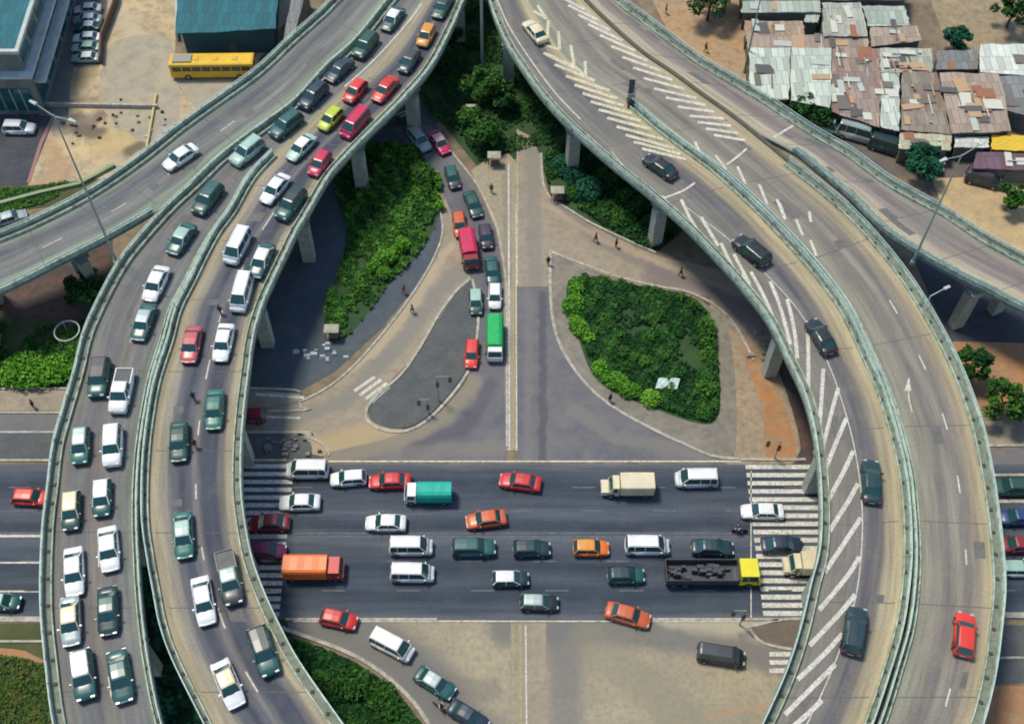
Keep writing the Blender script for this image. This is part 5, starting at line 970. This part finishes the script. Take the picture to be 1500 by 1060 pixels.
def road_lamp(px, py, dx, dy, label):
    b = at(px, py, ZD + .7); o = empty('street_lamp', b, 0, label, 'street lamp', 'short lamps on the flyover rails'); e = Vector((dx, dy, 0)).normalized(); m1 = MB(); m1.tube(b, b + Vector((0, 0, 1.9)), .07, .05, 8); m1.tube(b + Vector((0, 0, 1.88)), b + e * 1.9 + Vector((0, 0, 2.2)), .05, .04, 6); m1.build('pole', RAILM, o)
    q = b + e * 1.8 + Vector((0, 0, 2.14)); m3 = MB(); n_ = Vector((-e.y, e.x, 0)) * .17; m3.hexa([q - n_, q + e * .8 - n_, q + e * .8 + n_, q + n_], [v + Vector((0, 0, .14)) for v in (q - n_, q + e * .8 - n_, q + e * .8 + n_, q + n_)]); m3.build('lamp_head', LEDGE, o)
road_lamp(1356, 448, 1, .5, 'short pale lamp arm on the outer rail of the right flyover'); 
# ---- gore sign and other small things
def gore_sign():
    p = at(925, 158, ZD); o = empty('impact_barrier', p, 0, 'dark sign board and barrier nose where the right flyover decks divide', 'barrier')
    m1 = MB(); m1.box(p.x - .55, p.x + .45, p.y - .2, p.y + 1.6, ZD, ZD + 1.1, tx=.1, ty=.3); m1.build('barrier_nose', mat('dark rubber', (0.03, 0.03, 0.04)), o)
    m2 = MB(); m2.tube((p.x - .3, p.y + .6, ZD), (p.x - .3, p.y + .6, ZD + 4.2), .09, .09); m2.tube((p.x + .3, p.y + .6, ZD), (p.x + .3, p.y + .6, ZD + 3.2), .09, .09); m2.build('post', mat('mast steel', (0, 0, 0)), o)
    m3 = MB(); m3.box(p.x - .6, p.x + .15, p.y + .5, p.y + .58, ZD + 2.0, ZD + 4.4); m3.build('board', mat('sign back', (0.06, 0.06, 0.075)), o)
gore_sign()
def cart(px, py, label):
    p = at(px, py); o = empty('vendor_stand', p, 0, label, 'stall', 'small roadside stalls')
    for a, b in ((-.8, -.6), (-.8, .6), (.8, -.6), (.8, .6)): m1 = MB(); m1.tube((p.x + a, p.y + b, 0), (p.x + a, p.y + b, 1.9), .04, .04, 6); m1.build('post', STEEL, o)
    m2 = MB(); m2.box(p.x - .9, p.x + .9, p.y - .65, p.y + .65, 1.9, 2.1, tx=.5, ty=.4); m2.build('canopy', mat('canvas', (0.42, 0.40, 0.31), (0.33, 0.31, 0.24), scale=1.5), o)
    m3 = MB(); m3.box(p.x - .7, p.x + .7, p.y - .5, p.y + .5, .5, .62); m3.build('table', mat('table wood', (0.2, 0.13, 0.08)), o)
cart(724, 241, 'small pale canopy stall on the dirt median at the tip of the road'); cart(816, 292, 'small cream canopy stall beside the pinkish slip road')
cart(692, 172, 'yellowish canopy stall among the trees between the flyovers'); cart(488, 494, 'white canopy at the lower tip of the western planting')
def rocks(px, py, n, spread, label, m_, name='rubble', smax=.6):
    p = at(px, py); mb = MB()
    for i in range(n):
        x, y = p.x + random.gauss(0, spread), p.y + random.gauss(0, spread * .6); s = random.uniform(.15, smax); z = random.uniform(.1, .35)
        mb.box(x - s, x + s, y - s * .7, y + s * .7, 0.0, z + .15, tx=s * random.uniform(.1, .5), ty=s * random.uniform(.1, .4))
    tag(mb.build(name, m_), label, 'debris', None, 'stuff')
rocks(470, 520, 16, 1.2, 'scattered pale sheets and blocks on the dark paving under the left flyover', mat('pale rubble', (0.5, 0.52, 0.55), (0.3, 0.33, 0.36)), smax=.45)
rocks(140, 185, 16, 3.2, 'dark scrap scattered over the sandy yard', mat('dark scrap', (0.09, 0.065, 0.05), (0.16, 0.12, 0.09)), 'debris', .3)
rocks(190, 170, 10, 3.2, 'reddish scrap scattered over the sandy yard', mat('reddish scrap', (0.28, 0.14, 0.08), (0.2, 0.13, 0.09)), 'debris', .28)
rocks(1446, 160, 22, 1.8, 'pale scrap heap behind the brown roof', mat('pale scrap', (0.5, 0.58, 0.54), (0.36, 0.42, 0.40)), 'debris', .6)
rocks(1130, 505, 18, 2.2, 'broken slabs in the shade beside the orange soil', mat('slab rubble', (0.25, 0.24, 0.2), (0.16, 0.15, 0.13)), 'rubble', .6)
rocks(416, 655, 22, 1.6, 'rubble on the small dark plot left of the median road', mat('dark rubble', (0.14, 0.14, 0.14), (0.22, 0.21, 0.19)), 'rubble', .5)
rocks(255, 195, 12, 2.2, 'boards lying by the ramp at the edge of the sandy yard', mat('pale rubble', (0, 0, 0)), 'debris', .6)
def tarp():
    p = at(975, 562, .9); V = []; n = 6
    for i in range(n + 1):
        for j in range(n + 1): V.append((p.x + (i / n - .5) * 2.6 + (j / n) * .5, p.y + (j / n - .5) * 1.5, 1.0 + .12 * math.sin(i * 1.7 + j) + random.uniform(-.05, .05)))
    F = [(i * (n + 1) + j, (i + 1) * (n + 1) + j, (i + 1) * (n + 1) + j + 1, i * (n + 1) + j + 1) for i in range(n) for j in range(n)]
    o = mesh_obj('tarpaulin', V, F, mat('pale tarp', (0.55, 0.66, 0.6), (0.42, 0.52, 0.48), scale=1.5)); md_ = o.modifiers.new('t', 'SOLIDIFY'); md_.thickness = .03; tag(o, 'crumpled pale sheet lying on the dark planting of the eastern island', 'tarpaulin')
tarp()
def signal(px, py, label, dx=1.5, h=5.5):
    p = at(px, py); o = empty('traffic_signal', p, 0, label, 'traffic signal', 'traffic signals at the junction')
    m1 = MB(); m1.tube(p, p + Vector((0, 0, h)), .09, .07, 8); m1.tube(p + Vector((0, 0, h - .1)), p + Vector((dx, 0, h)), .05, .05, 6); m1.build('pole', mat('mast steel', (0, 0, 0)), o)
    for q in (p + Vector((0, 0, h - 1.9)), p + Vector((dx, 0, h - .9))):
        m2 = MB(); m2.box(q.x - .18, q.x + .18, q.y - .3, q.y - .09, q.z, q.z + .95); b = m2.build('signal_box', TRIM, o)
        for k, c in enumerate(((0.02, .2, .08), (.4, .2, .01), (.4, .02, .02))):
            m3 = MB(); m3.tube((q.x, q.y - .3, q.z + .18 + .3 * k), (q.x, q.y - .34, q.z + .18 + .3 * k), .1, .1, 8); mesh_obj('lens', m3.V, m3.F, mat('lens %d' % k, c, rough=.3), b) if False else m3.build('lens', mat('lens %d' % k, c, rough=.3), o)
signal(643, 588, 'traffic signal near the lower tip of the dark traffic island'); signal(628, 606, 'short traffic signal on the kerb of the dark traffic island', -1.0, 3.2); signal(1134, 672, 'traffic signal at the corner above the right crossing', -1.4, 4.2); signal(1083, 915, 'traffic signal at the tip of the small earth island', -1.2, 4.0)
def planter_ring():
    p = at(106, 500); mb = MB(); P = [p + Vector((math.cos(a) * 1.5, math.sin(a) * 1.5, 0)) for a in [k * 6.2832 / 28 for k in range(29)]]; strip(P, -.07, .07, 2.2, 2.3, mb)
    o = empty('round_frame', p, 0, 'white ring frame standing among the greenery left of the left flyover', 'frame'); mb.build('ring', LEDGE, o); m2 = MB(); [m2.tube((p.x + math.cos(a) * 1.5, p.y + math.sin(a) * 1.5, 0), (p.x + math.cos(a) * 1.5, p.y + math.sin(a) * 1.5, 2.2), .05, .05, 6) for a in (0, 2.1, 4.2)]; m2.build('leg', LEDGE, o)
planter_ring()
# ================================================================== PEOPLE AND MOTORCYCLES
SKIN = mat('dark skin', (0.10, 0.05, 0.03), rough=.6); HAIR = mat('black hair', (0.008, 0.007, 0.007)); CL = {k: mat('cloth ' + k, v, rough=.9) for k, v in {'navy': (0.02, 0.03, 0.09), 'white': (0.6, 0.6, 0.58), 'red': (0.4, 0.03, 0.03), 'black': (0.015, 0.015, 0.018), 'tan': (0.3, 0.2, 0.1), 'blue': (0.05, 0.12, 0.3), 'denim': (0.03, 0.045, 0.08)}.items()}
def skin_mesh(name, V, E, Rr, sub=1):
    me = bpy.data.meshes.new(name + '_cage'); me.from_pydata(V, E, []); o = bpy.data.objects.new(name + '_cage', me); COL.objects.link(o); md_ = o.modifiers.new('s', 'SKIN'); md_.use_smooth_shade = True
    for i, r in enumerate(Rr):
        sv = me.skin_vertices[0].data[i]; sv.radius = r if isinstance(r, tuple) else (r, r); sv.use_root = (i == 0)
    ss = o.modifiers.new('d', 'SUBSURF'); ss.levels = sub; ss.render_levels = sub
    dg = bpy.context.evaluated_depsgraph_get(); m2 = bpy.data.meshes.new_from_object(o.evaluated_get(dg)); m2.name = name; bpy.data.objects.remove(o); bpy.data.meshes.remove(me)
    m2.polygons.foreach_set('use_smooth', [True] * len(m2.polygons)); return m2
def person_meshes(pose):
    if pose == 'ride':
        hip = (0, 0, .82); kn = [(.42, .17, .80), (.42, -.17, .80)]; an = [(.30, .2, .36), (.30, -.2, .36)]; hands = [(.62, .3, 1.12), (.62, -.3, 1.12)]; el = [(.30, .33, 1.1), (.30, -.33, 1.1)]; ch = (.12, 0, 1.2); nk = (.2, 0, 1.42); hd = (.26, 0, 1.62); st = .0
    else:
        s = .24 if pose == 'walk' else .04; hip = (0, 0, .95); kn = [(s * .9, .1, .5), (-s * .4, -.1, .5)]; an = [(s, .1, .09), (-s * 1.1, -.1, .1)]; hands = [(-s * .7 + .05, .28, .8), (s * .9 + .05, -.28, .82)]; el = [(-s * .5, .27, 1.1), (s * .3, -.27, 1.1)]; ch = (.01, 0, 1.25); nk = (.02, 0, 1.5); hd = (.04, 0, 1.66)
    V = [hip, ch, (nk[0], 0, nk[2] - .08), nk, hd, (hd[0] + .01, 0, hd[2] + .09)]; Rr = [(.15, .12), (.17, .12), (.13, .1), (.055, .055), (.085, .1), (.06, .07)]; Ed = [(0, 1), (1, 2), (2, 3), (3, 4), (4, 5)]
    V.append((hd[0] + .11, 0, hd[2] - .01)); Rr.append((.018, .018)); Ed.append((4, 6))
    for k in (0, 1):
        sy = 1 if k == 0 else -1; i = len(V); V += [(ch[0] + (nk[0] - ch[0]) * .7, sy * .19, nk[2] - .1), el[k], hands[k]]; Rr += [(.06, .06), (.042, .042), (.03, .022)]; Ed += [(2, i), (i, i + 1), (i + 1, i + 2)]
        h_ = Vector(hands[k]); d = (h_ - Vector(el[k])).normalized()
        for f in range(5):
            o_ = (f - 1.7) * .018 if f < 4 else -.05; ln = (.075, .09, .085, .065, .05)[f]; j = len(V); q = h_ + d * .05 + Vector((o_, 0, 0)); V += [tuple(q), tuple(q + d * ln + Vector((.012, -sy * .01, 0)))]; Rr += [(.009, .009), (.007, .007)]; Ed += [(i + 2, j), (j, j + 1)]
    for k in (0, 1):
        i = len(V); sy = 1 if k == 0 else -1; V += [(hip[0] + .01, sy * .1, hip[2] - .07), kn[k], an[k], (an[k][0] + .15, an[k][1], an[k][2] - .04)]; Rr += [(.095, .095), (.062, .062), (.042, .042), (.04, .03)]; Ed += [(0, i), (i, i + 1), (i + 1, i + 2), (i + 2, i + 3)]
    body = skin_mesh('body', V, Ed, Rr)
    i7 = 7
    sh = skin_mesh('shirt', [hip, ch, (nk[0], 0, nk[2] - .09), V[7], el[0], V[7 + 13], el[1]], [(0, 1), (1, 2), (2, 3), (3, 4), (2, 5), (5, 6)], [(.165, .135), (.185, .135), (.145, .115), .078, .056, .078, .056])
    a0 = len(V) - 8; tr = skin_mesh('trousers', [hip, V[a0], V[a0 + 1], V[a0 + 2], V[a0 + 4], V[a0 + 5], V[a0 + 6]], [(0, 1), (1, 2), (2, 3), (0, 4), (4, 5), (5, 6)], [(.165, .14), .112, .078, .056, .112, .078, .056])
    hr = MB(); n = 10
    for i in range(5):
        for j in range(n):
            th = i / 4 * 1.5; a = j / n * 6.283; hr.V.append((hd[0] - .015 + .105 * math.sin(th) * math.cos(a), .09 * math.sin(th) * math.sin(a), hd[2] + .06 + .11 * math.cos(th)))
    hr.F = [(i * n + j, (i + 1) * n + j, (i + 1) * n + (j + 1) % n, i * n + (j + 1) % n) for i in range(4) for j in range(n)]
    hm = bpy.data.meshes.new('hair'); hm.from_pydata(hr.V, [], hr.F); hm.polygons.foreach_set('use_smooth', [True] * len(hm.polygons))
    for m_ in (body, sh, tr, hm): m_.materials.clear(); m_.materials.append(SKIN)
    return (('body', body), ('shirt', sh), ('trousers', tr), ('hair', hm))
PM = {}
def person(pose, px, py, dx, dy, zs, shirt, trous, label, loc=None, rz=None):
    if pose not in PM: PM[pose] = person_meshes(pose)
    p = loc if loc is not None else at(px, py, zs); o = empty('person', p, heading(px, py, dx, dy, zs) if rz is None else rz, label, 'person', 'people on foot' if pose != 'ride' else 'riders')
    for (nm, me), m_ in zip(PM[pose], (SKIN, CL[shirt], CL[trous], HAIR)):
        c = bpy.data.objects.new(nm, me); COL.objects.link(c); c.parent = o; c.material_slots[0].link = 'OBJECT'; c.material_slots[0].material = m_
    return o
for a in [('walk', 324, 460, -2, 6, ZD + .02, 'navy', 'black', 'person in navy walking between the lanes below the white minivan on the left flyover'), ('walk', 285, 586, 2, 6, ZD + .02, 'black', 'denim', 'person in black walking between the lanes left of the mid green saloon'),
  ('stand', 287, 655, 2, 6, ZD + .02, 'black', 'denim', 'person standing close to the right side of the dark green saloon on the flyover'), ('walk', 872, 354, 6, 3, .07, 'black', 'black', 'person in black walking on the pinkish slip road'), ('stand', 902, 362, 6, 3, .07, 'black', 'denim', 'person standing at the kerb edge near the shaded planting'),
  ('walk', 996, 404, 6, 3, .07, 'red', 'denim', 'person in a red shirt on the slip road near the big pier'), ('stand', 803, 388, 0, 6, .14, 'black', 'black', 'person in black at the corner north west of the eastern island'), ('stand', 720, 282, 0, 6, .07, 'tan', 'black', 'person standing on the dirt median beside the jam'),
  ('walk', 592, 430, 4, 4, .06, 'red', 'tan', 'person beside the kerb of the western planting'), ('walk', 604, 458, 4, 4, .06, 'white', 'denim', 'person in white crossing the western slip road'), ('stand', 893, 588, 4, 4, .14, 'black', 'black', 'person on the pavement south of the eastern island'),
  ('stand', 50, 597, 4, 0, .13, 'red', 'black', 'person on the pavement at the left edge'), ('walk', 1033, 76, 4, 0, .05, 'black', 'black', 'person in black on the ochre ground at the top right'), ('stand', 975, 20, 4, 0, .05, 'red', 'tan', 'person on the ochre ground near the top beside the ramp'),
  ('walk', 273, 190, 4, 4, .05, 'black', 'denim', 'person in the sandy yard beside the ramp')]: person(*a)
def motorcycle(px, py, dx, dy, zs, label, rl, shirt):
    p = at(px, py, zs); rz = heading(px, py, dx, dy, zs); o = empty('motorcycle', p, rz, label, 'motorcycle', 'motorcycles')
    def P(nm, mb, m_, sm=False): return mesh_obj(nm, mb.V, mb.F, m_, o, sm, None, True)
    for x in (-.62, .66):
        mb = MB(); n = 18; V = []
        for i in range(n):
            a = i / n * 6.283
            for j in range(6): b_ = j / 6 * 6.283; rr = .25 + .055 * math.cos(b_); V.append((x + rr * math.cos(a), .055 * math.sin(b_), .31 + rr * math.sin(a)))
        mb.add(V, [(i * 6 + j, ((i + 1) % n) * 6 + j, ((i + 1) % n) * 6 + (j + 1) % 6, i * 6 + (j + 1) % 6) for i in range(n) for j in range(6)]); mb.tube((x, -.05, .31), (x, .05, .31), .2, .2, 12); P('wheel', mb, TYRE)
    m = MB(); m.tube((.66, .09, .31), (.45, .05, .92), .025); m.tube((.66, -.09, .31), (.45, -.05, .92), .025); m.tube((.42, 0, .85), (-.1, 0, .4), .035); m.tube((-.62, .08, .31), (-.05, .06, .45), .025); m.tube((-.62, -.08, .31), (-.05, -.06, .45), .025); m.box(-.1, .25, -.14, .14, .3, .6); P('frame', m, STEEL)
    m = MB(); m.box(.02, .45, -.13, .13, .62, .86, tx=.06, ty=.04); P('fuel_tank', m, PC['dred']); m = MB(); m.box(-.75, .03, -.12, .12, .66, .78, tx=.03, ty=.03); P('seat', m, TRIM)
    m = MB(); m.tube((.5, -.36, 1.06), (.45, 0, .97), .018); m.tube((.45, 0, .97), (.5, .36, 1.06), .018); P('handlebar', m, STEEL); m = MB(); m.tube((.52, 0, .85), (.62, 0, .85), .1, .09, 10); P('headlight', m, HEADL)
    person('ride', px, py, dx, dy, zs, shirt, 'denim', rl, p, rz)
motorcycle(1083, 779, -9, 0, .078, 'motorcycle beside the right crossing above the deep teal saloon', 'rider on the motorcycle beside the right crossing', 'white')
motorcycle(644, 1036, 7, 5, .03, 'motorcycle at the bottom beside the dark teal saloon on the slip road', 'rider on the motorcycle at the bottom on the slip road', 'white')
